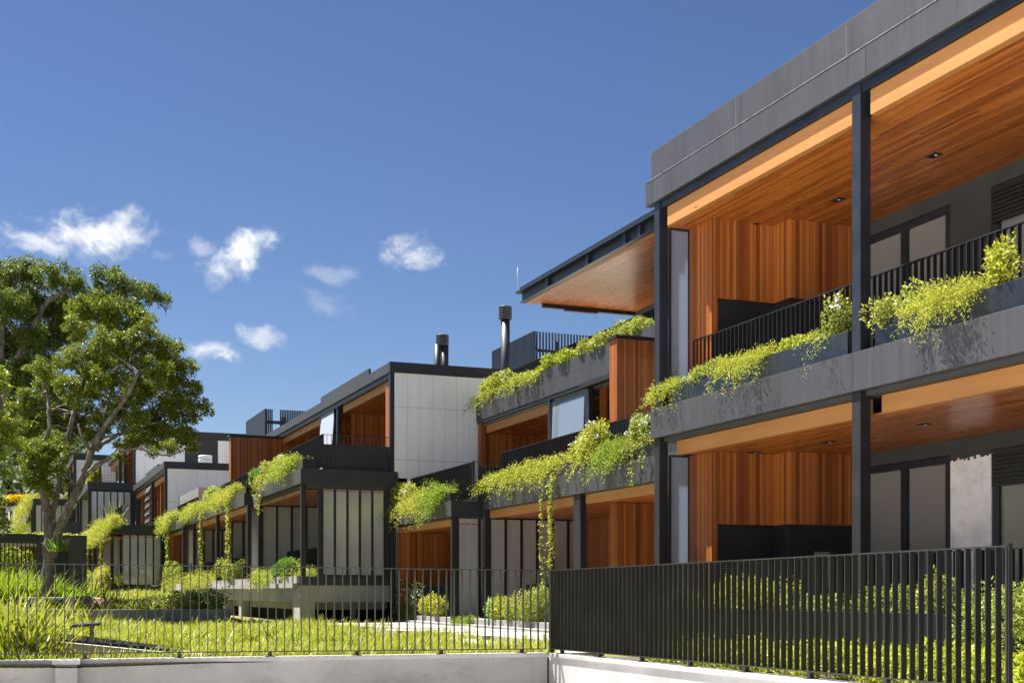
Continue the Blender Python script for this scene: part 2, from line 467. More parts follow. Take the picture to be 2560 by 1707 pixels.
so.rotation_euler = SUN.to_track_quat('Z', 'Y').to_euler(); so.location = (-20, 10, 40)
cam = bpy.data.cameras.new('camera'); co = bpy.data.objects.new('camera', cam); COL.objects.link(co)
co.location = (0, 0, CAMZ); co.rotation_euler = (R(90), 0, -TH)
cam.sensor_width = 36; cam.lens = 36*FPX/2560; cam.shift_y = (HOR-853.5)/2560
cam.clip_end = 3000; cam.clip_start = .1
scene.camera = co
scene.view_settings.view_transform = 'Standard'; scene.view_settings.look = 'None'
scene.view_settings.exposure = 1.9; scene.view_settings.gamma = 1
scene.cycles.max_bounces = 8; scene.cycles.diffuse_bounces = 4; scene.cycles.transparent_max_bounces = 8
scene.cycles.use_denoising = True

# ------------------------------------------------------------------ building kit
def rail(parent, axis, fixed, a0, a1, z0, z1, sp=.11, deep=.045, thin=.01, mat='black', low=None):
    """handrail, foot rail and upright flats; axis 'y' runs along the row"""
    if a1 < a0: a0, a1 = a1, a0
    f = MB(); b = MB()
    def bx(mb, u0, u1, w0, w1, q0, q1):
        if axis == 'y': mb.box(w0, w1, u0, u1, q0, q1)
        else: mb.box(u0, u1, w0, w1, q0, q1)
    bx(f, a0, a1, fixed-.025, fixed+.025, z1-.012, z1)
    bx(f, a0, a1, fixed-.02, fixed+.02, z0+.06, z0+.072)
    if low: bx(f, a0, a1, fixed-.02, fixed+.02, low-.01, low)
    n = max(1, int(round((a1-a0)/sp)))
    for i in range(n+1):
        u = a0 + (a1-a0)*i/n
        bx(b, u-thin/2, u+thin/2, fixed-deep/2, fixed+deep/2, z0+.072, z1-.012)
    k = max(1, int((a1-a0)/1.4))
    for i in range(k+1):
        u = a0+.02 + (a1-a0-.04)*i/k
        bx(f, u-.02, u+.02, fixed-.018, fixed+.018, z0, z0+.06)
    r = f.build('railing', M[mat], parent)
    b.build('balusters', M[mat], r)
    return r
def ypanels(parent, Y, x0, x1, z0, z1, n, mat='poly', mull=.07, name='panel_wall', seams=()):
    """framed wall of upright sheets facing the camera side (-Y)"""
    f = MB()
    f.box(x0, x1, Y-.03, Y+.05, z1-.04, z1).box(x0, x1, Y-.03, Y+.05, z0, z0+.05)
    xs = [x0 + (x1-x0)*i/n for i in range(n+1)]
    for x in xs: f.box(max(x0, x-mull/2), min(x1, x+mull/2), Y-.032, Y+.052, z0+.051, z1-.041)
    r = f.build(name, M['black'], parent)
    for a, b in zip(xs, xs[1:]):
        MB().box(a+mull/2+.001, b-mull/2-.001, Y-.006, Y+.01, z0+.052, z1-.042).build('panel', M[mat], r)
    return r
def white_wall(parent, Y, x0, x1, z0, z1, dx=.40, seams=()):
    f = MB(); zs = [z0] + sorted(seams) + [z1]
    x = x0; k = 0
    mb = MB(); jm = MB().box(x0, x1, Y+.02, Y+.12, z0, z1)
    while x < x1-.02:
        e = min(x1, x+dx)
        for a, b in zip(zs, zs[1:]):
            mb.box(x+.004, e-.004, Y-.004*(k % 2), Y+.02, a+.007, b-.007)
        x = e; k += 1
    w = jm.build('side_wall', M['acgrey'], parent)
    mb.build('white_sheeting', M['polyw'], w)
    return w
def window_x(parent, X, y0, y1, z0, z1, n=1, mat='glass', fr=.07, transom=None, shutter=False):
    """window facing -X (towards the garden)"""
    f = MB()
    f.box(X-.05, X+.05, y0, y1, z1-fr, z1).box(X-.05, X+.05, y0, y1, z0, z0+fr)
    ys = [y0 + (y1-y0)*i/n for i in range(n+1)]
    for i, y in enumerate(ys):
        w = fr if i in (0, n) else fr*1.4
        a = y if i == 0 else (y-w if i == n else y-w/2)
        f.box(X-.052, X+.052, a, a+w, z0+fr, z1-fr)
    if transom: f.box(X-.048, X+.048, y0+fr, y1-fr, transom-.02, transom+.02)
    r = f.build('window', M['steel'], parent)
    for a, b in zip(ys, ys[1:]):
        MB().box(X-.008, X+.008, a+fr*.5, b-fr*.5, z0+fr*.6, z1-fr*.6).build('pane', M[mat], r)
    if shutter:
        s = MB()
        for k in range(8): s.box(X-.10, X-.06, y0+.04, y1-.04, z1-.05-.055*(k+1), z1-.05-.055*k-.012)
        s.build('roller_shutter', M['black'], r)
    return r
def planter(parent, X0, X1, y0, y1, z0, z1, seg=.95, mat='planter'):
    mb = MB(); y = y0
    while y < y1-.03:
        e = min(y1, y+seg)
        mb.box(X0, X1, y+.004, e-.004, z0+.003, z1)
        y = e
    p = mb.build('planter_box', M[mat], parent)
    MB().box(X0+.02, X1-.02, y0+.02, y1-.02, z1, z1+.015).build('soil', M['soil'], p)
    return p
def fascia_x(parent, X, y0, y1, z0, z1, joints=(), t=.12, mat='fascia', name='fascia', zmid=None):
    ys = [y0] + sorted(joints) + [y1]
    mb = MB()
    for a, b in zip(ys, ys[1:]):
        if zmid:
            mb.box(X, X+t, a+.003, b-.003, z0, zmid-.002).box(X+.006, X+t, a+.003, b-.003, zmid+.002, z1)
        else: mb.box(X, X+t, a+.003, b-.003, z0, z1)
    return mb.build(name, M[mat], parent, bevel=.004)
def downlight(parent, x, y, Z):
    o = MB().box(x-.06, x+.06, y-.09, y+.09, Z-.012, Z+.01).build('downlight', M['black'], parent)
    MB().tube([(x, y-.03, Z-.016), (x, y-.03, Z-.0121)], [.022, .022], 10).build('lamp_lens', M['galv'], o)
    return o
def flue(parent, x, y, z0, z1, r, caph, capr, base=None, twin=False):
    mb = MB()
    if twin:
        mb.tube([(x-r*1.3, y, z0), (x-r*1.3, y, z1-caph+.02)], [r*.7]*2, 12).tube([(x+r*.5, y, z0), (x+r*.5, y, z1-caph+.02)], [r]*2, 14)
    else:
        mb.tube([(x, y, z0), (x, y, z1-caph+.02)], [r]*2, 16)
    f = mb.build('flue_pipe', M['fascia_dark_shade'], parent)
    c = MB(); k = 5
    for i in range(k):
        a = z1-caph + caph*i/k
        c.tube([(x, y, a), (x, y, a+caph/k-.01), (x, y, a+caph/k)], [capr, capr, capr*.965], 18)
    c.build('flue_cap', M['fascia_dark_shade'], f)
    if base:
        MB().tube([(x, y, z0), (x, y, base)], [r*1.18]*2, 16).build('flue_base', M['steel'], f)
    return f
def soffit(parent, x0, x1, y0, y1, Z, t=.03):
    return part('soffit', M['soffit'], parent, x0, x1, y0, y1, Z, Z+t)
def beam(parent, X, y0, y1, z0, z1, t=.1):
    return MB().box(X, X+t, y0, y1, z0, z1).build('timber_beam', M['tbeam'], parent, bevel=.006)
def column(parent, X, y0, y1, z0, z1, w=.14, mat='black'):
    return MB().box(X, X+w, y0, y1, z0, z1).build('column', M[mat], parent, bevel=.006)
def twall(parent, x0, x1, y0, y1, z0, z1, name='timber_wall'):
    return part(name, M['twall'], parent, x0, x1, y0, y1, z0, z1)

GB = 'terraced apartment buildings stepping down the row'
# ------------------------------------------------------------------ nearest building
def near_building():
    b = thing('apartment_building', 'nearest two storey block with deep timber balconies and long charcoal parapet', 'building', (9.3, 11.2, .75), GB)
    X = 9.3; YE = 4.0; YF = 17.46
    jy = yx(2132, X)
    fascia_x(b, X, YE, YF, 4.0, 4.456, [jy, 14.9, 7.4], name='slab_fascia')
    fascia_x(b, 9.30, YE, 17.62, 7.60, 7.965, [12.2, 15.0, 7.5], name='roof_fascia')
    fascia_x(b, 9.335, YE, 17.5, 7.968, 8.41, [10.1, 12.6, 15.05], name='parapet')
    part('floor_slab', M['gwall'], b, X+.122, 15.5, YE, YF, 3.95, 4.40)
    part('roof_slab', M['roofing'], b, 9.46, 15.5, YE, 17.5, 7.5, 8.3)
    sb = MB().box(9.294, 9.31, YE, 17.6, 7.964, 7.972)
    for yj in (10.1, 12.6, 15.05): sb.box(9.331, 9.34, yj-.003, yj+.003, 7.98, 8.40)
    sb.build('sealant_line', M['sealant'], b)
    part('side_wall', M['gwall'], b, 9.83, 15.5, 17.24, 17.44, .6, 7.49)
    part('ground_slab', M['pave'], b, 9.2, 15.5, YE, YF, .6, 1.05)
    # columns and steel
    for px in (2131,):
        y = yx(2131, 9.34)
    ycol = yx(2140, 9.34)
    for y in (17.32, ycol, 7.45):
        column(b, 9.34, y-.08, y+.08, 4.46, 7.595, .15, 'steel')
        column(b, 9.34, y-.08, y+.08, .8, 3.995, .15, 'black')
    for a, c in ((ycol+.083, 17.237), (7.533, ycol-.083)):
        mb = MB().box(9.365, 9.45, a, c, 7.475, 7.596).box(9.345, 9.364, a, c, 7.475, 7.487).box(9.345, 9.364, a, c, 7.584, 7.596)
        mb.build('steel_beam', M['steel'], b)
    for a, c in ((ycol+.083, 17.08), (7.6, ycol-.20)):
        beam(b, 9.39, a, c, 7.18, 7.47)
        beam(b, 9.55, a, c, 3.73, 3.945)
    for Z, zt in ((7.19, 7.47), (3.74, 3.94)):
        x0 = 9.495 if Z > 5 else 9.655
        soffit(b, x0, 12.15, YE, 17.0, Z)
    soffit(b, 9.495, 9.9, 17.0, 17.23, 7.19)
    # far end of the balconies: milky sheet, boarded return, black hearth below
    for (z0, z1, zb) in ((4.41, 7.188, 6.02), (1.05, 3.738, 2.66)):
        pf = MB().box(9.805, 9.818, 17.16, 17.23, z0, z1).box(9.49, 9.503, 17.16, 17.23, z0, z1).box(9.504, 9.804, 17.16, 17.23, z0, z0+.025).box(9.504, 9.804, 17.16, 17.23, z1-.025, z1).build('end_screen', M['steel'], b)
        MB().box(9.505, 9.80, 17.18, 17.20, z0+.03, z1-.03).build('screen_sheet', M['sheet'], pf)
        twall(b, 9.82, 9.92, 16.5, 17.23, z0, z1, 'timber_jamb')
        w = MB().box(9.921, 10.9, 16.5, 16.6, zb, z1).box(10.9, 10.98, 16.08, 16.6, zb, z1).box(10.981, 12.1, 16.08, 16.18, zb, z1).build('timber_wall', M['twall'], b)
        h = MB().box(9.921, 10.92, 16.53, 16.63, z0, zb-.015).box(10.92, 11.0, 16.11, 16.63, z0, zb-.015).box(11.001, 11.35, 16.11, 16.2, z0, zb-.015)
        h.box(11.75, 12.1, 16.11, 16.2, z0, zb-.015).box(11.35, 11.75, 16.11, 16.2, z0, zb-.95).box(11.35, 11.75, 16.11, 16.2, zb-.4, zb-.015)
        h.build('hearth_wall', M['black'], b)
        part('hearth_niche', M['plaster'], b, 11.33, 11.77, 16.30, 16.34, zb-1.0, zb-.35)  # brown niche made white, light put into its colour
    # recessed back wall with windows and shutters
    XB = 12.15
    for fl, (z0, z1) in enumerate(((1.05, 3.738), (4.41, 7.188))):
        top = z1-.20
        y1a = yx(2376, XB); y0a = 16.0
        wy0, wy1 = y1a, 16.05
        mb = MB().box(XB, XB+.2, YE, 16.3, top, z1)          # head
        sy1 = yx(2478, XB)
        pier = (sy1, wy0)
        mb.box(XB, XB+.2, wy1, 16.3, z0, top)
        if fl == 1: mb.box(XB, XB+.2, pier[0], pier[1], z0, top)
        mb.box(XB, XB+.2, YE, sy1-2.7, z0, top)
        mb.build('back_wall', M['gwall'], b)
        if fl == 0:
            part('back_wall', M['whitepatch'], b, XB, XB+.2, pier[0], pier[1], z0, top-.03, label='unpainted white primer patch between the ground floor windows')
            mb2 = MB(); rr = random.Random(3); yy = pier[0]
            while yy < pier[1]-.005:
                e = min(pier[1], yy+.04); mb2.box(XB-.004, XB+.01, yy, e, top-.05-rr.random()*.06, top+.01); yy = e
            mb2.build('ragged_paint_edge', M['gwall'], b)
        window_x(b, XB+.06, wy0+.01, wy1-.01, z0+.03, top-.01, 2, 'blind', .10)
        window_x(b, XB+.06, sy1-2.68, sy1-.01, z0+.03, top-.01, 1, 'blind', .12, shutter=True)
    for (px, py) in ((2336, 388), (2094, 499), (1885, 562)):
        x, y = on_z_up(px, py, 7.19); downlight(b, x, y, 7.19)
    for (px, py) in ((2310, 1060), (2072, 1104), (1886, 1130)):
        x, y = on_z_up(px, py, 3.74); downlight(b, x, y, 3.74)
    # upper balcony planters and railing
    ya = yx(2122, 9.42); yb = yx(2187, 9.42)
    planter(b, 9.42, 9.74, ya+.02, 17.0, 4.458, 4.765)
    planter(b, 9.42, 9.74, YE, yb, 4.458, 4.765)
    rail(b, 'y', 9.82, YE, yx(1736, 9.82), 4.46, 5.47, .108, .05)
    rail(b, 'y', 9.75, YE, 16.3, 1.05, 2.11, .108, .05)
    return b
def on_z_up(px, py, Z):
    p = at_d(px, py, (Z - CAMZ) * FPX / (HOR - py)); return p[0], p[1]
near_building()

# ------------------------------------------------------------------ second building
def second_building():
    b = thing('apartment_building', 'second block with three planted terraces, big timber roof canopy and tilted balcony window', 'building', (11.87, 26, .75), GB)
    X = 11.87; Y0 = 17.8; Y1 = 31.6
    part('ground_slab', M['pave'], b, 11.6, 18, Y0, 37.1, .55, .82)
    fascia_x(b, X, Y0, Y1, 3.82, 4.305, [21.3, 24.6, 28.1, 30.3], name='slab_fascia')
    part('floor_slab', M['gwall'], b, X+.122, 18, Y0, Y1-.01, 3.8, 4.25)
    beam(b, X+.14, 26.05, Y1-.1, 3.60, 3.81); beam(b, X+.14, Y0, 25.55, 3.60, 3.81)
    soffit(b, X+.25, 16, Y0, Y1-.02, 3.62)
    # ground floor: sheeted end wall, column pair, boarded party wall
    ypanels(b, Y1-.05, X+.16, 14.75, .82, 3.615, 6)
    MB().box(X, X+.14, Y1-.14, Y1-.05+.1, .82, 3.815).build('column', M['black'], b, bevel=.006)
    column(b, X+.04, 25.62, 25.98, .82, 3.815, .15)
    twall(b, 14.77, 14.86, 26.6, Y1-.1, .82, 3.615)
    part('back_wall', M['gwall'], b, 16.0, 16.2, Y0, Y1, .82, 3.61)
    twall(b, 15.6, 15.99, 25.6, 27.2, .82, 3.61)
    twall(b, 12.55, 17, 25.1, 25.46, .82, 3.612, 'party_wall')
    rail(b, 'y', 12.3, 26.1, 29.6, .82, 1.86, .11)
    # upper terrace: party wall block with black cap
    pw = twall(b, 12.55, 17, 25.1, 25.46, 4.31, 7.2, 'party_wall')
    MB().box(12.51, 17, 25.06, 25.5, 7.205, 7.27).build('cap', M['black'], pw)
    planter(b, X+.1, X+.42, Y0+1, Y1-.3, 4.307, 4.58, mat='fascia_dark_shade')
    rail(b, 'y', 12.34, Y0+1, Y1-.1, 4.31, 5.33, .11, .05)
    rail(b, 'x', Y1-.08, 11.6, 12.34, 4.31, 5.1, .11, .03)
    part('terrace_upstand', M['black'], b, 11.75, 12.9, Y1-.02, Y1+.03, 4.1, 4.95)
    # upper storey behind the terrace
    XU = 13.67; YU = 37.0
    fascia_x(b, XU, 19, YU, 6.90, 7.66, [22.3, 25.6, 28.9, 32.2, 34.9], name='parapet', zmid=7.30)
    part('roof_slab', M['roofing'], b, XU+.122, 22, 19, YU-.01, 6.75, 7.42)
    MB().box(XU+.02, XU+.12, 25.5, YU, 6.80, 6.898).build('steel_beam', M['steel'], b)
    beam(b, XU+.16, 31.75, YU-.5, 6.50, 6.745)
    soffit(b, XU+.27, 17.0, 28.7, YU-.15, 6.52)
    ycA, ycB = yx(1370, XU), yx(1466, XU)
    column(b, XU+.02, ycA-.07, ycA+.07, 4.31, 6.797, .13, 'steel')
    column(b, XU+.02, ycB-.1, ycB+.12, 4.31, 6.797, .13, 'steel')
    # tilted glazed panel between the columns: hinged at the head, foot pushed out
    y0, y1 = ycB+.17, ycA-.09
    tf = MB(); tg = MB()
    zt, zb_ = 6.72, 4.55
    def px_(z): return XU+.07 - (zt-z)*.035
    for (za, zc) in ((zt, zt-.08), (zb_+.08, zb_), (5.36, 5.31)):
        tf.hexa([(px_(zc)-.02,y0,zc),(px_(zc)+.04,y0,zc),(px_(zc)+.04,y1,zc),(px_(zc)-.02,y1,zc),(px_(za)-.02,y0,za),(px_(za)+.04,y0,za),(px_(za)+.04,y1,za),(px_(za)-.02,y1,za)])
    for ya, yb in ((y0, y0+.05), (y1-.05, y1)):
        tf.hexa([(px_(zb_)-.021,ya,zb_),(px_(zb_)+.041,ya,zb_),(px_(zb_)+.041,yb,zb_),(px_(zb_)-.021,yb,zb_),(px_(zt)-.021,ya,zt),(px_(zt)+.041,ya,zt),(px_(zt)+.041,yb,zt),(px_(zt)-.021,yb,zt)])
    wf = tf.build('tilted_window', M['steel'], b)
    ya, yb = y0+.04, y1-.04
    tg.hexa([(px_(zb_),ya,zb_),(px_(zb_)+.012,ya,zb_),(px_(zb_)+.012,yb,zb_),(px_(zb_),yb,zb_),(px_(zt),ya,zt),(px_(zt)+.012,ya,zt),(px_(zt)+.012,yb,zt),(px_(zt),yb,zt)])
    tg.build('pane', M['palepane'], wf)
    part('room_wall', M['gwall'], b, XU+1.2, XU+1.3, y0, y1, 4.31, 6.5)
    # loggia left of the window
    twall(b, XU+.2, 15.6, YU-.2, YU-.1, 4.26, 6.52)
    twall(b, XU+.02, XU+.2, YU-.35, YU-.1, 4.26, 6.80, 'timber_jamb')
    twall(b, 15.6, 15.7, 34.4, YU-.2, 4.26, 6.52)
    window_x(b, 15.55, 31.9, 34.38, 4.3, 6.4, 2, 'blind')
    twall(b, XU+.8, 17, ycA+.05, ycA+.15, 4.3, 6.52)
    # small timber bay with awning cassette beside the party wall
    twall(b, XU+.3, XU+.38, ycB-.42, ycB-.14, 4.3, 6.8, 'timber_jamb')
    twall(b, XU+1.0, XU+1.1, 25.5, ycB-.14, 4.3, 6.6)
    beam(b, XU+.42, 25.5, ycB-.43, 6.45, 6.7)
    MB().box(XU-.16, XU, 25.5, ycB+.05, 6.74, 6.86).build('awning_cassette', M['black'], b)
    part('wall_box', M['black'], b, 14.4, 14.62, YU-.23, YU-.2, 5.2, 5.42); part('wall_box', M['black'], b, 14.75, 14.88, YU-.23, YU-.2, 5.2, 5.4)
    # lower, further slab of the same block
    XS = 11.06; YA, YB = 31.85, 37.08
    MB().box(XS, XS+.12, YA, YB, 3.65, 4.06).build('slab_fascia', M['fascia'], b, bevel=.004)
    MB().box(XS+.002, 13.2, YA-.02, YA-.001, 3.65, 4.06).build('slab_fascia', M['fascia_dark_shade'], b)  # return face of the same fascia, shade painted by darker cladding
    part('floor_slab', M['gwall'], b, XS+.122, 15, YA, YB, 3.6, 4.02)
    beam(b, XS+.14, YA+.3, YB-.05, 3.42, 3.645)
    soffit(b, XS+.25, 14, YA+.05, YB, 3.44)
    column(b, XS+.03, YA, YA+.14, .82, 3.645, .16)
    column(b, XS-.12, YB-.1, YB+.06, .55, 3.645, .16)
    ypanels(b, YA+.06, XS+.2, 13.1, .82, 3.64, 3)
    twall(b, XS+.1, 13.2, YB-.12, YB-.02, .82, 3.435)
    twall(b, 13.2, 13.3, YA+.1, YB-.02, .82, 3.435)
    rail(b, 'y', 11.5, YA+.2, 36.2, .82, 1.87, .11)
    planter(b, XS+.08, XS+.42, YA+.3, YB-.3, 4.06, 4.28, mat='fascia_dark_shade')
    rail(b, 'y', 11.6, YA-.2, 37.05, 4.06, 5.08, .11, .05)
    MB().box(11.57, 11.63, YA-.26, YA-.2, 4.06, 5.10).build('rail_post', M['steel'], b)
    # roof terrace: railing, house behind and great canopy
    rail(b, 'y', 14.3, 20, 36.9, 7.42, 8.30, .11, .05)
    part('added_bounce_deck', M['pave_l'], b, 14.0, 21.5, 19.2, 36.8, 7.421, 7.45)  # pale deck added to bounce light up to the canopy soffit
    cy = 33.4; Z = 9.80
    MB().box(13.72, 13.80, 19, cy, Z, Z+.27).build('canopy_beam', M['steel'], b)
    st = MB()
    for px in (1372, 1473, 1566, 1603): 
        y = yx(px, 13.7); st.box(13.64, 13.719, y-.06, y+.06, Z+.012, Z+.259)
    st.box(13.64, 13.719, 19, cy, Z, Z+.011).box(13.64, 13.719, 19, cy, Z+.26, Z+.27)
    st.build('stiffener_plates', M['steel'], b)
    MB().box(13.58, 17.6, 19, cy+.14, Z+.272, Z+.33).box(13.66, 17.6, 19, cy+.02, Z+.332, Z+.44).build('canopy_roof', M['steel'], b)
    soffit(b, 13.801, 17.3, 19, cy, Z+.005)
    beam(b, 13.801, 19, cy, Z-.01, Z+.003, .14)
    MB().box(14.3, 17.2, cy-.18, cy-.05, Z-.10, Z-.002).box(15.0, 16.0, cy-.19, cy-.04, Z-.14, Z-.101).build('blind_cassette', M['black'], b)
    part('rooftop_wall', M['gwall'], b, 17.2, 17.4, 19, cy-.1, 7.42, 9.80)
    window_x(b, 17.17, 24, 31.6, 7.5, 9.6, 3, 'blind')
    MB().tube([(13.62, cy+.1, Z+.3), (13.62, cy+.1, Z+1.02)], [.012, .004], 6).build('lightning_rod', M['galv'], b)
    return b
second_building()

# ------------------------------------------------------------------ third building
def third_building():
    b = thing('apartment_building', 'third block with tall white sheeted side wall, roof flues and basement openings', 'building', (8.25, 48, .75), GB)
    Y0 = 37.2; X = 8.25
    XU = 11.02
    xr = 20
    # ground / first floor front bay
    YA = 44.1
    MB().box(X, X+.12, Y0, YA, 4.85, 5.29).build('slab_fascia', M['fascia'], b, bevel=.004)
    MB().box(X+.002, XU+.2, Y0-.02, Y0-.001, 4.85, 5.29).build('slab_fascia', M['fascia_dark_shade'], b)  # darker copy of the cladding paints this face's shade
    part('floor_slab', M['gwall'], b, X+.122, 16, Y0, 59.2, 4.7, 5.1)
    beam(b, X+.14, Y0+.2, YA, 4.62, 4.845)
    soffit(b, X+.1, 12, Y0+.02, YA, 4.64)
    column(b, X+.02, Y0, Y0+.14, 2.12, 4.845, .14)
    column(b, X+.02, YA-.2, YA-.05, 2.12, 4.845, .15)
    xa = xy(806, Y0)
    ypanels(b, Y0+.04, xa, xy(962, Y0), 2.12, 4.845, 5)
    part('end_post', M['black'], b, xy(962, Y0)+.005, XU+.05, Y0-.02, Y0+.1, 1.9, 4.845)
    column(b, xa-.12, Y0+.02, Y0+.12, 2.12, 4.845, .10)
    ypanels(b, YA-.04, X+.18, 11.5, 2.12, 4.64, 6)
    rail(b, 'y', 9.2, Y0+.2, YA-.6, 2.12, 3.05, .11)
    part('room_wall', M['gwall'], b, 11.4, 11.5, Y0+.1, 59.0, 2.12, 4.7)
    # base slab, planter edge and basement
    part('base_band', M['fascia_dark_shade'], b, X-.02, XU+.02, Y0-.03, Y0+.3, 1.86, 2.115)
    part('ground_slab', M['gwall'], b, X+.1, 16, Y0+.3, 67, 1.86, 2.11)
    mb = MB().box(X-.12, X+.25, Y0, 59.5, 1.92, 2.13).box(X-.2, X+.3, Y0+.2, 59.5, 1.78, 1.918)
    mb.build('planter_edge', M['concrete'], b)
    MB().box(X-.02, XU, Y0+.03, Y0+.25, 1.36, 1.858).box(X-.02, X+.3, Y0+.25, 60, 1.36, 1.775).build('concrete_beam', M['concrete_l'], b)
    part('concrete_pier', M['concrete_l'], b, X-.02, xy(788, Y0), Y0+.03, Y0+.9, .6, 1.358)
    for px in (600, 560, 520):
        y = yx(px, X); part('concrete_pier', M['concrete_l'], b, X, X+.3, y-.25, y+.25, .6, 1.358)
    lt = MB().box(xy(788, Y0)+.01, XU, Y0+.5, Y0+.6, 1.13, 1.357).box(X+.35, X+.45, Y0+1, 59, 1.13, 1.357)
    lt.box(9.9, 10.05, Y0+.5, Y0+.6, .6, 1.129).box(9.35, 9.38, Y0+.5, Y0+.6, .6, 1.129)
    lt.build('lintel', M['concrete'], b)
    part('basement_shade_block', M['void'], b, X+.8, 14, Y0+1.6, 59, .55, 1.36)  # solid black block paints the shade inside the basement openings
    MB().box(X+.4, XU, Y0-.25, Y0-.06, .55, .74).build('sill_kerb', M['concrete'], b)
    # upper terrace: sheet wall, railing, planters
    planter(b, X+.08, X+.5, Y0+.1, YA-.2, 5.29, 5.58)
    rail(b, 'y', 8.92, Y0, YA+.5, 5.29, 6.33, .11, .05)
    rail(b, 'x', Y0+.06, 8.92, XU, 5.29, 6.33, .135, .02)
    part('terrace_upstand', M['fascia_dark_shade'], b, 8.98, XU-.02, Y0+.14, Y0+.2, 5.29, 6.05)
    zs = []
    white_wall(b, Y0, XU+.09, 16.5, .8, 8.285, .40, (5.66, 7.26))
    MB().box(XU-.04, XU+.085, Y0-.01, Y0+.14, 5.29, 8.285).build('corner_post', M['steel'], b)
    MB().box(XU-.06, xr, Y0-.06, Y0+.1, 8.29, 8.60).build('roof_fascia', M['fascia_dark_shade'], b)  # shaded end of the roof edge, darkened in its colour
    YR = 56.8
    MB().box(XU-.06, XU+.08, Y0+.101, YR, 8.29, 8.59).build('roof_fascia', M['fascia'], b)
    ym = yx(803, XU)
    MB().box(XU-.02, XU+.06, Y0+2.5, ym, 8.592, 8.80).build('parapet', M['fascia'], b)
    part('roof_slab', M['roofing'], b, XU+.081, xr, Y0+.101, YR, 8.2, 8.55)
    # upper floor facade bays (plane XU)
    def Yp(px): return yx(px, XU)
    MB().box(XU, XU+.1, Y0+.2, YR, 8.13, 8.285).build('steel_beam', M['steel'], b)
    beam(b, XU+.14, Yp(955), Yp(848), 7.9, 8.195); beam(b, XU+.14, Yp(796), YR-1.5, 7.9, 8.195)
    soffit(b, XU+.25, 14.5, Y0+.2, YR, 7.92)
    twall(b, XU+.05, XU+.3, Y0+.15, Yp(960), 5.2, 8.1, 'timber_jamb')
    twall(b, XU+.5, 14.4, Yp(845)-.0, Yp(845)+.12, 5.2, 7.92)
    twall(b, 14.4, 14.5, Y0+.2, YR, 5.2, 7.92)
    for px in (841, 799): column(b, XU+.02, Yp(px)-.08, Yp(px)+.08, 5.2, 8.129, .13, 'steel')
    y0, y1 = Yp(836), Yp(803)
    wf = MB().box(XU-.02, XU+.06, y0, y1, 8.02, 8.1).box(XU-.02, XU+.06, y0, y1, 5.9, 5.96).box(XU-.018, XU+.058, y0, y0+.05, 5.96, 8.02).box(XU-.018, XU+.058, y1-.05, y1, 5.96, 8.02).build('tilted_window', M['steel'], b)
    MB().hexa([(XU-.20,y0,5.6),(XU-.18,y0,5.6),(XU-.18,y1,5.6),(XU-.20,y1,5.6),(XU,y0,8.05),(XU+.02,y0,8.05),(XU+.02,y1,8.05),(XU,y1,8.05)]).build('pane', M['curtain'], wf)
    twall(b, XU+.4, 14, Yp(757)+.9, Yp(757)+1.0, 5.2, 7.92)
    # party wall block crossing the terrace
    pw = twall(b, 9.0, 13, 53.8, 54.3, 5.16, 8.12, 'party_wall')
    MB().box(8.94, 13, 53.74, 54.36, 8.125, 8.22).build('cap', M['black'], pw)
    twall(b, 9.0, 13, 53.8, 54.3, 2.12, 4.6, 'party_wall')
    # second slab
    XM = 8.07; YB, YC = 45.5, 59.2
    MB().box(XM, XM+.12, YB, YC, 4.72, 5.15).build('slab_fascia', M['fascia'], b, bevel=.004)
    MB().box(XM+.002, 9.5, YB-.02, YB-.001, 4.72, 5.15).build('slab_fascia', M['fascia_dark_shade'], b)
    beam(b, XM+.14, YB+.2, YC, 4.50, 4.715)
    soffit(b, XM+.25, 11.4, YB, YC, 4.52)
    for px in (616, 539, 481):
        y = yx(px, XM); column(b, XM+.02, y-.08, y+.1, 2.12, 4.715, .15)
    ypanels(b, YB+.08, XM+.2, 9.3, 2.12, 4.7, 2)
    ypanels(b, YC-.05, XM+.2, 9.9, 2.12, 4.5, 4)
    ypanels(b, 51.8, 8.7, 9.6, 2.12, 4.5, 2)
    rail(b, 'y', 8.6, YB+.3, YC-.5, 2.12, 3.0, .11)
    planter(b, XM+.08, XM+.5, YB+.1, YC-.2, 5.15, 5.38)
    rail(b, 'y', 8.75, YB, YC, 5.15, 6.15, .11, .05)
    # third slab
    XT = 7.9; YD, YE = 60.5, 67.1
    MB().box(XT, XT+.12, YD, YE, 4.65, 5.08).build('slab_fascia', M['fascia'], b, bevel=.004)
    MB().box(XT+.002, 9.5, YD-.02, YD-.001, 4.65, 5.08).build('slab_fascia', M['fascia_dark_shade'], b)
    part('floor_slab', M['gwall'], b, XT+.122, 15, YD, YE, 4.55, 5.0)
    beam(b, XT+.14, YD+.2, YE, 4.42, 4.645)
    soffit(b, XT+.25, 11, YD, YE, 4.45)
    column(b, XT+.02, YD, YD+.16, 2.0, 4.645, .16); column(b, XT-.02, YE-.1, YE+.06, 2.0, 4.645, .16)
    ypanels(b, YD+.08, XT+.25, 9.3, 2.0, 4.6, 2)
    twall(b, XT+.1, 11, YE-.1, YE-.02, 2.0, 4.45)
    rail(b, 'y', 8.3, YD, YE, 2.0, 3.0, .11)
    mb = MB().box(XT-.1, XT+.2, 60, YE, 1.75, 2.05).box(XT, XT+.3, 60, YE, .9, 1.74)
    mb.build('planter_edge', M['concrete_l'], b)
    planter(b, XT+.08, XT+.5, YD+.1, YE-.2, 5.08, 5.3)
    rail(b, 'y', 8.55, YD-.3, YE, 5.08, 6.05, .11, .05)
    gl = MB().box(8.6, 9.6, 60.2, 60.22, 5.1, 6.5).box(8.58, 8.6, 60.2, 67, 5.1, 6.5)
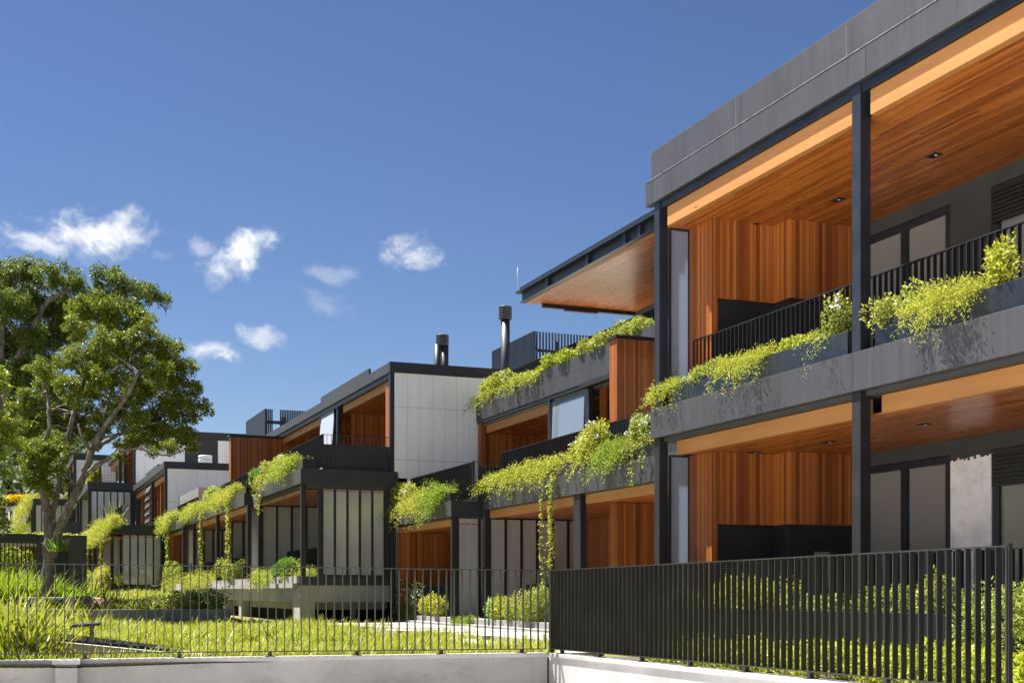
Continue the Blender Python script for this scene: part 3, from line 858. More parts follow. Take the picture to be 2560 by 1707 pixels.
    gl.build('glass_screen', M['poly'], b)
    # flues and slatted plant enclosure on the roof
    f1 = on_y(1263.5, 39.1); flue(b, f1[0], 39.1, 7.2, CAMZ+(HOR-766)*42/FPX, .145, .42, .215, 8.0)
    f2 = on_y(1106, 42.0); flue(b, f2[0], 42.0, 8.2, CAMZ+(HOR-838)*44.3/FPX, .145, .36, .22, None, True)
    fr = MB(); fx = MB()
    YS = 45.0; XS = 18.97
    for i in range(39):
        y = YS + i*.115; fr.box(XS-.03, XS+.06, y-.035, y+.035, 8.3, 11.6)
    for i in range(24):
        x = XS + i*.13; fr.box(x-.02, x+.02, YS-.03, YS+.06, 8.3, 11.6)
    fx.box(XS+.061, XS+.1, YS, 49.4, 10.9, 11.0).box(XS+.2, 22, YS+.061, YS+.11, 10.85, 10.95).box(XS+1.0, XS+1.12, YS+.12, YS+.24, 8.3, 11.3).box(XS+1.0, 21.5, YS+.3, YS+1.5, 8.3, 10.6).box(XS+2.0, XS+2.12, YS+.12, YS+.24, 8.3, 11.3)
    sc = fr.build('slatted_screen', M['steel'], b)
    fx.build('screen_frame', M['steel'], sc)
    # second enclosure further along the roof
    Y2 = 58.0; fr = MB(); fx = MB()
    xa, z1 = on_y(663, Y2, 1022); xe = xy(765, Y2)
    for i in range(30):
        y = Y2 + i*.16; fr.box(xa-.03, xa+.05, y-.072, y+.072, 8.5, z1)
    for i in range(25):
        x = xa + i*(xe-xa)/24
        if 4 < i < 9: continue
        fr.box(x-.025, x+.025, Y2-.03, Y2+.05, 8.5, z1)
    fx.box(xa, xe, Y2+.06, Y2+.12, z1-.65, z1-.5).box(xa+.8, xa+1.0, Y2+.2, Y2+.4, 8.5, z1-.3).box(xa+1.2, xe, Y2+.5, Y2+2.5, 8.5, z1-.4)
    sc = fr.build('slatted_screen', M['steel'], b)
    fx.build('screen_frame', M['steel'], sc)
    return b
third_building()

# ------------------------------------------------------------------ fourth to sixth buildings
def fourth_building():
    b = thing('apartment_building', 'fourth block beside the tree trunk, with dark sheeted corner bay and railed terrace', 'building', (5.25, 72, 1.2), GB)
    Y0 = 67.5; X = 5.25; XU = 7.95
    MB().box(X, X+.12, Y0, 75.3, 4.65, 5.07).build('slab_fascia', M['fascia'], b)
    MB().box(X+.002, XU+.2, Y0-.02, Y0-.001, 4.62, 5.07).build('slab_fascia', M['fascia_dark_shade'], b)
    part('floor_slab', M['gwall'], b, X+.122, 14, Y0, 84, 4.55, 5.0)
    xa, xb = xy(306, Y0), xy(403, Y0)
    ypanels(b, Y0+.05, xa, xb, 2.0, 4.6, 5)
    part('end_post', M['black'], b, xb+.01, XU+.1, Y0-.02, Y0+.1, 1.7, 4.62)
    column(b, X+.02, Y0, Y0+.16, 1.7, 4.64, .16)
    ypanels(b, 70.8, X+.4, 7.6, 2.0, 4.5, 5)
    beam(b, X+.14, Y0+.2, 75.2, 4.4, 4.64); soffit(b, X+.25, 8, Y0, 84, 4.45)
    part('base_band', M['fascia_dark_shade'], b, X-.2, XU, Y0-.25, Y0+.3, 1.68, 1.98)
    part('concrete_base', M['concrete_l'], b, X-.1, XU, Y0-.1, Y0+.4, .6, 1.675)
    MB().box(X-.3, X+.2, Y0+.31, 84, 1.3, 1.75).build('planter_edge', M['concrete_l'], b)
    for y in (75.2, 76.5, 80): column(b, X+.02, y, y+.2, 1.7, 4.64, .2)
    twall(b, X+.2, 8, 84, 84.1, 1.7, 4.5); ypanels(b, 75.6, X+.2, 6.6, 2, 4.5, 2)
    MB().box(X-.05, X+.12, 77.2, 84.4, 4.6, 5.05).build('slab_fascia', M['fascia'], b)
    rail(b, 'y', 5.85, Y0+.1, 75, 5.07, 6.05, .13, .04)
    rail(b, 'x', Y0+.1, 5.85, XU, 5.07, 6.05, .17, .03, low=5.75)
    white_wall(b, Y0, XU+.12, 11.8, 5.0, 8.0, .5, (6.3,))
    MB().box(XU-.02, XU+.115, Y0-.01, Y0+.15, 5.07, 8.0).build('corner_post', M['steel'], b)
    MB().box(XU-.06, 12.2, Y0-.06, Y0+.1, 8.0, 8.36).build('roof_fascia', M['fascia_dark_shade'], b)
    MB().box(XU-.06, XU+.1, Y0+.101, 83.7, 8.0, 8.33).build('roof_fascia', M['fascia'], b)
    MB().box(XU-.02, XU+.08, Y0+3, yx(365, XU), 8.332, 8.5).build('parapet', M['fascia'], b)
    part('roof_slab', M['roofing'], b, XU+.101, 14, Y0+.101, 83.7, 7.9, 8.3)
    def Yp(px): return yx(px, XU)
    MB().box(XU, XU+.1, Y0+.2, 83.7, 7.8, 7.998).build('steel_beam', M['steel'], b)
    beam(b, XU+.14, Y0+.3, Yp(380), 7.5, 7.79); beam(b, XU+.14, Yp(361), 83.6, 7.5, 7.79)
    soffit(b, XU+.25, 10.5, Y0+.2, 83.6, 7.52)
    for px in (377, 363): column(b, XU+.02, Yp(px)-.1, Yp(px)+.1, 5.0, 7.8, .14, 'steel')
    twall(b, XU+.3, 10.4, Yp(380), Yp(380)+.1, 5, 7.52); twall(b, XU+.3, 10.4, Yp(358)+4, Yp(358)+4.1, 5, 7.52)
    part('timber_jamb', M['twall'], b, XU+.2, XU+.5, Yp(392), Yp(392)+.2, 5, 7.5)
    twall(b, 10.4, 10.5, Y0+.2, 83.6, 5, 7.52)
    part('end_wall', M['gwall'], b, 8.06, 14, 83.62, 83.75, 5.0, 7.9)
    sh = MB()
    y0, y1 = Yp(376), Yp(365)
    for k in range(6):
        z = 5.2 + k*.42; sh.hexa([(XU-.1,y0,z),(XU-.08,y0,z),(XU-.08,y1,z),(XU-.1,y1,z),(XU+.05,y0,z+.40),(XU+.07,y0,z+.40),(XU+.07,y1,z+.40),(XU+.05,y1,z+.40)])
    sh.build('louvre_window', M['blind'], b)
    # vent cowl on the roof
    vx, vz = on_y(513, 72, 1156)
    v = MB().tube([(vx, 72, 8.3), (vx, 72, 8.6)], [.12]*2, 14)
    for k in range(3): v.tube([(vx, 72, 8.6+k*.2), (vx, 72, 8.6+k*.2+.17), (vx, 72, 8.6+k*.2+.2)], [.38, .38, .36], 18)
    v.build('vent_cowl', M['galv'], b)
    return b
fourth_building()
def fifth_building():
    b = thing('apartment_building', 'fifth block with long high white wall split by a grey section', 'building', (5.2, 92, 1.5), GB)
    Y0 = 84.0; X = 5.2; XU = 7.97
    MB().box(X+.002, XU+.2, Y0-.02, Y0+.1, 8.05, 8.56).build('slab_fascia', M['fascia_dark_shade'], b)
    MB().box(X, X+.12, Y0+.101, 98, 8.1, 8.56).build('slab_fascia', M['fascia'], b)
    part('floor_slab', M['gwall'], b, X+.122, 14, Y0+.101, 104, 8.0, 8.5)
    xa, xb = xy(226, Y0), xy(327, Y0)
    ypanels(b, Y0+.05, xa, xb, 4.6, 8.0, 6)
    part('end_post', M['black'], b, xb+.01, XU+.1, Y0-.02, Y0+.1, 4.2, 8.04)
    column(b, X+.02, Y0, Y0+.2, 1.7, 8.04, .2)
    part('lower_wall', M['fascia_dark_shade'], b, X+.3, XU, Y0+.1, Y0+.3, 1.7, 4.59)
    ypanels(b, 92, X+.1, 6.6, 4.6, 8.0, 2); twall(b, X+.15, 7, 97.9, 98, 4.6, 8)
    for y in (93, 96.5): column(b, X+.02, y, y+.3, 1.7, 8.04, .25)
    rail(b, 'x', Y0+.1, 6.0, XU, 8.56, 9.6, .2, .03, low=9.0)
    rail(b, 'y', 6.0, Y0+.1, 95, 8.56, 9.6, .2, .03)
    zt = CAMZ + (HOR-1074)*81.3/FPX
    xg0, xg1 = xy(462, Y0), xy(545, Y0)
    white_wall(b, Y0, XU+.12, xg0, 8.5, zt-.5, .55, (10.5,))
    part('grey_section', M['gwall'], b, xg0+.01, xg1-.01, Y0+.03, Y0+.15, 8.3, zt-.5)
    white_wall(b, Y0, xg1, 17.5, 8.3, zt-.5, .55, (10.5,))
    MB().box(XU-.02, XU+.115, Y0-.01, Y0+.15, 8.56, zt-.5).build('corner_post', M['steel'], b)
    MB().box(XU-.06, 20, Y0-.08, Y0+.1, zt-.5, zt).build('roof_fascia', M['fascia_dark_shade'], b)
    MB().box(XU-.06, XU+.1, Y0+.101, 104, zt-.5, zt-.02).build('roof_fascia', M['fascia'], b)
    part('roof_slab', M['roofing'], b, XU+.101, 20, Y0+.101, 104, zt-.6, zt-.1)
    beam(b, XU+.14, Y0+.4, 104, zt-1.0, zt-.62); soffit(b, XU+.3, 11, Y0+.2, 104, zt-.98)
    twall(b, XU+.3, 11, 92, 92.1, 8.5, zt-1); twall(b, 11, 11.1, Y0+.2, 104, 8.5, zt-1)
    for y in (91, 95): column(b, XU+.02, y, y+.25, 8.5, zt-.5, .2, 'steel')
    v = xy(401, 86); MB().tube([(v, 86, zt-.1), (v, 86, zt+.35)], [.28]*2, 16).tube([(v, 86, zt+.36), (v, 86, zt+.62)], [.3]*2, 16).build('vent_cowl', M['galv'], b)
    return b
fifth_building()
def sixth_building():
    b = thing('apartment_building', 'farthest block at the left end of the row, seen between the forked tree trunks', 'building', (2.5, 112, 2), GB)
    Y0 = 105.0; X = 2.5; XU = 5.5
    MB().box(X+.002, XU+.2, Y0-.02, Y0+.1, 8.4, 8.86).build('slab_fascia', M['fascia_dark_shade'], b)
    MB().box(X, X+.12, Y0+.101, 124, 8.4, 8.86).build('slab_fascia', M['fascia'], b)
    part('floor_slab', M['gwall'], b, X+.122, 12, Y0+.101, 124, 8.3, 8.8)
    xa, xb = xy(87, Y0), xy(171, Y0)
    ypanels(b, Y0+.05, xa, xb, 4.6, 8.4, 5)
    column(b, X+.02, Y0, Y0+.25, 2, 8.4, .2); column(b, X+.02, 112, 112.3, 2, 8.4, .25)
    part('end_post', M['black'], b, xb+.01, XU+.1, Y0-.02, Y0+.1, 2, 8.4)
    part('lower_wall', M['fascia_dark_shade'], b, X+.3, XU+2, Y0+.1, Y0+.3, 1.7, 4.59)
    ypanels(b, 113, X+.2, 4, 4.6, 8.3, 2)
    zt = CAMZ + (HOR-1134)*99.5/FPX
    white_wall(b, Y0, XU+.16, 8.6, 8.8, zt-.45, .6, (10.6,))
    MB().box(XU-.04, XU+.155, Y0-.01, Y0+.15, 8.86, zt-.45).build('corner_post', M['steel'], b)
    MB().box(XU-.08, 8.7, Y0-.08, Y0+.1, zt-.45, zt).build('roof_fascia', M['fascia_dark_shade'], b)
    MB().box(XU-.08, XU+.1, Y0+.101, 122, zt-.45, zt-.02).build('roof_fascia', M['fascia'], b)
    part('roof_slab', M['roofing'], b, XU+.101, 12, Y0+.101, 122, zt-.6, zt-.1)
    beam(b, XU+.14, Y0+.4, 122, zt-.95, zt-.62)
    twall(b, XU+.3, 9, 112, 112.1, 8.8, zt-.9); twall(b, 8.6, 8.7, Y0+.2, 122, 8.8, zt-.9)
    for y in (111, 115): column(b, XU+.02, y, y+.3, 8.8, zt-.45, .2, 'steel')
    rail(b, 'y', 3.2, Y0, 122, 8.86, 9.9, .2, .04)
    return b
sixth_building()

def pavilion():
    b = thing('entrance_pavilion', 'low dark grey entrance pavilion with slatted gate screen, behind the tree trunk', 'pavilion', (0, 61, 1.2))
    Y = 60.0
    x0, zt = on_y(92, Y, 1336); x1 = xy(217, Y)
    wx0, wx1 = xy(128, Y), xy(172, Y); wz0, wz1 = on_y(150, Y, 1447)[1], on_y(150, Y, 1361)[1]
    mb = MB().box(x0, wx0, Y, Y+.2, .9, zt).box(wx1, x1, Y, Y+.2, .9, zt).box(wx0, wx1, Y, Y+.2, wz1, zt).box(wx0, wx1, Y, Y+.2, .9, wz0)
    mb.box(x1-.2, x1, Y+.2, Y+6, .9, zt)
    mb.build('wall', M['fascia_dark_shade'], b)
    w = MB().box(wx0, wx0+.05, Y+.08, Y+.15, wz0, wz1).box(wx1-.05, wx1, Y+.08, Y+.15, wz0, wz1).build('window', M['black'], b)
    MB().box(wx0+.05, wx1-.05, Y+.1, Y+.12, wz0, wz1).build('pane', M['darkpane'], w)
    part('roof', M['roofing'], b, x0+.01, x1-.01, Y+.21, Y+6, zt-.25, zt-.04)
    zc = on_y(40, Y, 1357)[1]
    part('gate_canopy', M['black'], b, -6, x0-.01, Y-.25, Y+.15, zc, zt+.02)
    part('white_soffit_strip', M['plaster'], b, -6, x0-.01, Y+.05, Y+.2, zc-.14, zc-.01)
    sc = MB(); z0 = on_y(40, Y, 1440)[1]
    x = -5.0
    while x < x0-.05:
        sc.box(x-.025, x+.025, Y-.05, Y+.02, z0, zc); x += .17
    sc.box(-5, x0, Y-.05, Y+.02, z0-.08, z0)
    sc.build('slatted_screen', M['black'], b)
    twall(b, -6, x0+.3, Y+4, Y+4.1, .9, zt-.3)
    part('side_planter', M['fascia_dark_shade'], b, *sorted((xy(134, 66), xy(200, 66))), 66, 67.5, 2.5, on_y(160, 66, 1304)[1])
pavilion()

# ------------------------------------------------------------------ ground, walls, fences
def grid_mesh(name, xs, ys, h, mat, kind='structure'):
    V = [(x, y, h(x, y)) for y in ys for x in xs]
    nx = len(xs); F = []
    for j in range(len(ys)-1):
        for i in range(nx-1):
            a = j*nx+i; F.append((a, a+1, a+nx+1, a+nx))
    me = bpy.data.meshes.new(name); me.from_pydata(V, [], F)
    me.polygons.foreach_set('use_smooth', [True]*len(F)); me.update()
    o = link_mesh(name, me, mat); return tag(o, kind=kind)
def sstep(a, b, x):
    t = min(1, max(0, (x-a)/(b-a))); return t*t*(3-2*t)
tag(MB().box(-1500, 1500, -1500, 1500, -.5, 0).build('ground', M['street']), 'wide street paving beyond the garden, made pale to bounce light', kind='structure')
def gh(x, y):
    up = sstep(34.9, 35.3, y) * (1 - sstep(5.6, 6.4, x))
    h = .75 + .4*up + .35*sstep(36, 46, y)*up + 1.0*sstep(60, 100, y)
    return h + .02*math.sin(x*1.7)*math.cos(y*1.3)
xs = [-80, -40, -20, -12] + [-8 + .7*i for i in range(30)] + [16, 25, 40, 60]
ys = [16.3 + .7*i for i in range(26)] + [34.9, 35.0, 35.1, 35.2, 35.3, 36, 38, 40, 44, 48, 54, 60, 70, 80, 90, 100, 110, 125]
grid_mesh('garden_ground', xs, ys, gh, M['ground'])
grid_mesh('planting_bed', [7.15, 8, 9, 10, 12, 16, 30, 60], [-12, -4, 2, 4, 6, 8, 10, 12, 14, 15.5, 16.3], lambda x, y: .74, M['soil'])
# hill behind
def hz(x, y):
    r = 1 + .10*math.sin(x*.06+1) + .06*math.sin(x*.15+y*.03)
    z = .9 + 5.2*sstep(104, 140, y) + 27*sstep(135, 300, y)*r
    return z*(1 - .8*sstep(.045*y, .12*y, x)) - 12*sstep(300, 420, y)
grid_mesh('hill', [-260+13*i for i in range(36)], [104+8*i for i in range(42)], hz, M['ground'])

PA = np.array([0.0, 16.6]); PB = np.array([6.93, 15.97]); PC = np.array([7.16, 7.76])
def lerp(a, b, t): return a + (b-a)*t
def wall_seg(name, label, p, q, ztop, th=.2, over=.035):
    d = (q-p)/np.linalg.norm(q-p); n = np.array([-d[1], d[0]])     # n points to the garden side
    if n[1] < -.5 or n[0] > .9: pass
    r = thing(name, label, 'wall', (*((p+q)/2), 0))
    def quad(a, b, off0, off1, z0, z1):
        A, B_, C_, D_ = a+n*off0, b+n*off0, b+n*off1, a+n*off1
        return [(*A, z0), (*B_, z0), (*C_, z0), (*D_, z0), (*A, z1), (*B_, z1), (*C_, z1), (*D_, z1)]
    MB().hexa(quad(p, q, 0, th, -.2, ztop-.05)).build('wall', M['concrete'], r)  # greyer concrete than the right wall, shade put into the colour
    MB().hexa(quad(p-d*.0, q+d*0, -over, th+.02, ztop-.05, ztop)).build('coping', M['coping'], r, bevel=.006)
    return r, d, n
PL = PA - (PB-PA)/np.linalg.norm(PB-PA)*30
ww, dd, nn = wall_seg('boundary_wall', 'long low concrete street wall under the left fence, with a capped pier', PL, PB, .83)
pc = PA + dd*(1.16-.02); 
def wq(a, b, o0, o1, z0, z1):
    A, B_, C_, D_ = a+nn*o0, b+nn*o0, b+nn*o1, a+nn*o1
    return [(*A, z0), (*B_, z0), (*C_, z0), (*D_, z0), (*A, z1), (*B_, z1), (*C_, z1), (*D_, z1)]
x140, x198 = xy(141, 16.45), xy(196, 16.45)
pa = PA + dd*(x140-PA[0]); pb = PA + dd*(x198-PA[0])
MB().hexa(wq(pa, pb, -.13, -.001, -.2, .775)).build('pier', M['concrete'], ww)
MB().hexa(wq(pa-dd*.035, pb+dd*.035, -.17, -.037, .777, .828)).build('pier_cap', M['coping'], ww, bevel=.006)
PC2 = PC + (PC-PB)/np.linalg.norm(PC-PB)*8
# keep the side wall's street face on the -X side
def wall_right():
    p, q = PB + np.array([0, -.0]), PC2
    d = (q-p)/np.linalg.norm(q-p); n = np.array([-d[1], d[0]])      # points +X
    r = thing('boundary_wall', 'sunlit low concrete street wall under the dense right fence', 'wall', (*((p+q)/2), 0))
    def quad(a, b, o0, o1, z0, z1):
        A, B_, C_, D_ = a+n*o0, b+n*o0, b+n*o1, a+n*o1
        return [(*A, z0), (*B_, z0), (*C_, z0), (*D_, z0), (*A, z1), (*B_, z1), (*C_, z1), (*D_, z1)]
    MB().hexa(quad(p-d*.02, q, .03, .22, -.2, .775)).build('wall', M['concrete_l'], r)  # lighter concrete than the left wall, sunlight put into the colour
    MB().hexa(quad(p+d*.05, q, -.0, .24, .777, .828)).build('coping', M['coping'], r, bevel=.006)
wall_right()
def fence(name, label, p, q, z0, z1, sp, bars, rw=.05):
    d = (q-p); L = np.linalg.norm(d); d /= L; n = np.array([-d[1], d[0]])
    r = thing(name, label, 'fence', (*((p+q)/2), z0[0]), 'dark steel bar fences on the street wall')
    MB().bar((*p, z1[0]-.006), (*q, z1[1]-.006), .05, .012).build('top_rail', M['fence'], r)
    MB().bar((*p, z0[0]+.006), (*q, z0[1]+.006), .045, .012).build('bottom_rail', M['fence'], r)
    nb = int(round(L/sp)); proto = None
    ang = math.atan2(d[1], d[0])
    for i in range(nb+1):
        t = i/nb
        c = p + (q-p)*t; za = lerp(z0[0], z0[1], t)+.012; zb = lerp(z1[0], z1[1], t)-.012
        if proto is None:
            h = zb-za
            me = bpy.data.meshes.new('baluster')
            m = MB().box(-.005, .005, -rw/2, rw/2, 0, 1)
            me.from_pydata(m.v, [], m.f); me.update(); me.materials.append(M['fence']); proto = me
        if not bars(c): continue
        o = bpy.data.objects.new('baluster', proto); COL.objects.link(o); o.parent = r
        o.location = Vector((c[0], c[1], za)) - ORG[r.name]; o.rotation_euler = (0, 0, ang); o.scale = (1, 1, zb-za)
    k = int(L/1.15)
    for i in range(k+1):
        t = (i+.3)/(k+.6); c = p + (q-p)*t; za = lerp(z0[0], z0[1], t)
        MB().box(c[0]-.022, c[0]+.022, c[1]-.022, c[1]+.022, .829, za).box(c[0]-.055, c[0]+.055, c[1]-.055, c[1]+.055, .829, .837).build('foot', M['fence'], r)
    return r
FL0 = PA - dd*1.6
off = nn*.09
fence('steel_fence', 'open dark bar fence along the street wall in front of the lawn', FL0+off, PB+off*.8, (.905, .875), (2.02, 1.955), .1075, lambda c: True)
ofr = np.array([.10, 0])
fr_ = fence('steel_fence', 'dense dark fin fence running toward the camera in front of the near building', PB+ofr+np.array([0,.07]), PC+ofr, (.875, .90), (1.955, 2.015), .1095, lambda c: True, .057)
MB().box(PC[0]+.08, PC[0]+.12, PC[1]-.02, PC[1]+.02, .83, 2.03).build('end_post', M['fence'], fr_)
MB().bar((PB[0]+.10, PB[1]+.1, 1.415), (PB[0]+.10, PB[1]+.1, 1.416), .07, .07).box(PB[0]+.07, PB[0]+.13, PB[1]+.05, PB[1]+.11, .83, 1.95).build('corner_post', M['fence'], fr_)

# garden walls, path, skylight, small kit
def gwall(name, label, mat, boxes, cat='wall', cap=None):
    mb = MB()
    for bx in boxes: mb.box(*bx)
    x0, x1, y0, y1, z0, z1 = boxes[0]
    o = mb.build(name, M[mat], None, ((x0+x1)/2, (y0+y1)/2, z0), bevel=.006)
    return tag(o, label, cat)
gwall('planter_wall', 'black planter wall behind the right fence holding trimmed hedges', 'planter', [(8.6, 8.75, 4, 17.4, .6, 1.44), (8.751, 9.19, 4, 17.4, .6, 1.36)])
gwall('garden_wall', 'long low concrete retaining wall behind the lawn, below the air conditioners', 'concrete', [(-14, 5.85, 35.0, 35.2, .6, 1.2)])
gwall('step_planter', 'stepped concrete planter edge along the second building', 'concrete', [(11.25, 11.6, 19, 36.6, .5, .98), (10.95, 11.249, 20, 36.6, .5, .84)])
rr = random.Random(5)
pth = MB()
y = 19.5
while y < 33:
    w = 1.1+rr.random()*.8; x0 = 8.2 + rr.random()*.7 - (y-26)*.02; pth.box(x0, 10.7, y, y+w-.06, .70, .80+rr.random()*.02); y += w
pth.box(7.45, 8.1, 16.6, 24, .7, .79)
tag(pth.build('path', M['concrete_l'], None, (9.5, 26, .7)), 'pale concrete paving slabs beside the lawn', kind='structure')
def skylight():
    t = thing('garden_skylight', 'low concrete hatch with dark glass lid lying in the grass behind the left fence', 'skylight', (1.7, 20, .75))
    x0, x1 = .62, 2.25
    MB().hexa([(x0,18.6,.7),(x1+.3,17.4,.7),(x1+.5,18.0,.7),(x0,21.4,.7),(x0,18.6,.99),(x1+.3,17.4,.80),(x1+.5,18.0,.80),(x0,21.4,1.02)]).build('hatch_base', M['concrete_l'], t)
    MB().hexa([(x0+.08,18.7,.995),(x1,17.75,.86),(x1+.2,18.1,.86),(x0+.08,20.9,1.03),(x0+.08,18.7,1.02),(x1,17.75,.875),(x1+.2,18.1,.875),(x0+.08,20.9,1.05)]).build('glass_panel', M['glass'], t)
    MB().hexa([(x0,20.8,1.08),(x0+.8,20.2,1.15),(x0+.9,21.2,1.15),(x0+.1,21.8,1.08),(x0,20.8,1.12),(x0+.8,20.2,1.19),(x0+.9,21.2,1.19),(x0+.1,21.8,1.12)]).box(x0+.15, x0+.2, 21.2, 21.4, .95, 1.085).box(x0+.7, x0+.75, 20.7, 20.9, .9, 1.14).build('lid', M['steel'], t)
    MB().box(.2, .62, 17.9, 18.6, .7, .93).box(.0, .62, 19.8, 23.5, .7, .9).build('concrete_kerb', M['concrete_l'], t)
skylight()
def ac_unit(x0, x1, y, z0, z1, label):
    t = thing('air_conditioner', label, 'air conditioner', ((x0+x1)/2, y, z0), 'outdoor air conditioner units')
    MB().box(x0, x1, y, y+.38, z0, z1).build('casing', M['acgrey'], t, bevel=.015)
    g = MB(); k = 12
    for i in range(k): 
        z = z0+.06+(z1-z0-.12)*i/k; g.box(x0+.08, x0+(x1-x0)*.62, y-.012, y-.001, z, z+.018)
    g.build('grille', M['black'], t)
ax0, ax1 = xy(48, 36), xy(95, 36); bx0, bx1 = xy(105, 36), xy(188, 36)
ac_unit(ax0, ax1, 36, 1.15, 1.52, 'smaller pale grey outdoor air conditioner left of the tree trunk')
ac_unit(bx0, bx1, 36, 1.15, 1.52, 'wider grey outdoor air conditioner under the tree trunk')
def lump(name, label, cat, mat, c, r, seed, kind=None):
    bm = MB(); rng = random.Random(seed); n = 36; m = 14
    V = []; F = []
    for j in range(m+1):
        for i in range(n):
            th = 2*math.pi*i/n; ph = math.pi/2*j/m
            k = 1+.14*math.sin(th*3+ph*4+seed)+.08*math.sin(th*7-ph*5)+.05*rng.uniform(-1, 1)
            V.append((r[0]*math.cos(th)*math.cos(ph)*k, r[1]*math.sin(th)*math.cos(ph)*k, r[2]*math.sin(ph)*k))
    for j in range(m):
        for i in range(n):
            F.append((j*n+i, j*n+(i+1) % n, (j+1)*n+(i+1) % n, (j+1)*n+i))
    me = bpy.data.meshes.new(name); me.from_pydata(V, [], F); me.update()
    return tag(link_mesh(name, me, M[mat], None, c), label, cat, kind=kind)
lump('mulch_heap', 'brown heap of mulch beside the wider air conditioner', 'mulch heap', 'mulch', (xy(208, 37), 37, 1.15), (.75, .5, .34), 4)
tag(MB().tube([(11.0, 28.9, .8), (11.0, 28.9, 1.52)], [.02, .02], 8).tube([(11.0, 28.9, 1.52), (11.0, 28.9, 1.55)], [.024, .012], 8).build('marker_post', M['greenpost'], None, (11.0, 28.9, .8)), 'thin green plastic post beside the stepped planter', 'post')

# ------------------------------------------------------------------ foliage kit (numpy)
def unit(a): return a/np.maximum(1e-6, np.linalg.norm(a, axis=-1, keepdims=True))
def leaf_quads(P, A, Nn, L, W):
    A = unit(A); S = unit(np.cross(A, Nn)); up = np.cross(S, A)
    L = np.broadcast_to(np.asarray(L, float).reshape(-1, 1), (len(P), 1)); W = np.broadcast_to(np.asarray(W, float).reshape(-1, 1), (len(P), 1))
    m = P + A*L*.45 + up*L*.06
    return np.stack([P, m+S*W*.5, P+A*L, m-S*W*.5], 1).reshape(-1, 3)
def np_obj(name, Vq, mat, parent=None, loc=(0,0,0), local=True):
    """mesh of separate quads; vertices are already local to loc"""
    n = len(Vq)
    me = bpy.data.meshes.new(name)
    me.vertices.add(n); me.vertices.foreach_set('co', np.ascontiguousarray(Vq, dtype=np.float32).ravel())
    me.loops.add(n); me.loops.foreach_set('vertex_index', np.arange(n, dtype=np.int32))
    nf = n//4
    me.polygons.add(nf); me.polygons.foreach_set('loop_start', np.arange(0, n, 4, dtype=np.int32))
    me.polygons.foreach_set('loop_total', np.full(nf, 4, dtype=np.int32))
    me.update(calc_edges=True)
    return link_mesh(name, me, mat, parent, loc if parent is None else None)
def blades(rng, P, az, L, W, bend, lean, nseg=3):
    """curved strap leaves as strips of connected quads -> verts (n, nseg+1, 2)"""
    n = len(P)
    h = np.stack([np.cos(az), np.sin(az), np.zeros(n)], 1); s = np.stack([-np.sin(az), np.cos(az), np.zeros(n)], 1)
    out = []
    pos_ = P.copy(); ang = lean.copy()
    for k in range(nseg+1):
        t = k/nseg; w = (W*(1-t)**.6*(.6+.4*min(1, t*4+.3)))[:, None]
        if k == nseg: w = w*0+.0015
        out.append(np.stack([pos_+s*w/2, pos_-s*w/2], 1))
        d = h*np.sin(ang)[:, None] + np.array([0,0,1])*np.cos(ang)[:, None]
        pos_ = pos_ + d*(L/nseg)[:, None]; ang = ang + bend/nseg
    return np.stack(out, 1)          # n, nseg+1, 2, 3
def blade_obj(name, B_, mat, loc=(0,0,0), parent=None):
    n, k1, _, _ = B_.shape; nseg = k1-1
    me = bpy.data.meshes.new(name)
    V = B_.reshape(-1, 3); me.vertices.add(len(V)); me.vertices.foreach_set('co', np.ascontiguousarray(V, dtype=np.float32).ravel())
    base = (np.arange(n)*k1*2)[:, None, None] + (np.arange(nseg)*2)[None, :, None]
    idx = (base + np.array([0, 1, 3, 2])[None, None, :]).reshape(-1).astype(np.int32)
    me.loops.add(len(idx)); me.loops.foreach_set('vertex_index', idx)
    nf = len(idx)//4
    me.polygons.add(nf); me.polygons.foreach_set('loop_start', np.arange(0, len(idx), 4, dtype=np.int32)); me.polygons.foreach_set('loop_total', np.full(nf, 4, dtype=np.int32))
    me.update(calc_edges=True)
    return link_mesh(name, me, mat, parent, loc if parent is None else None)

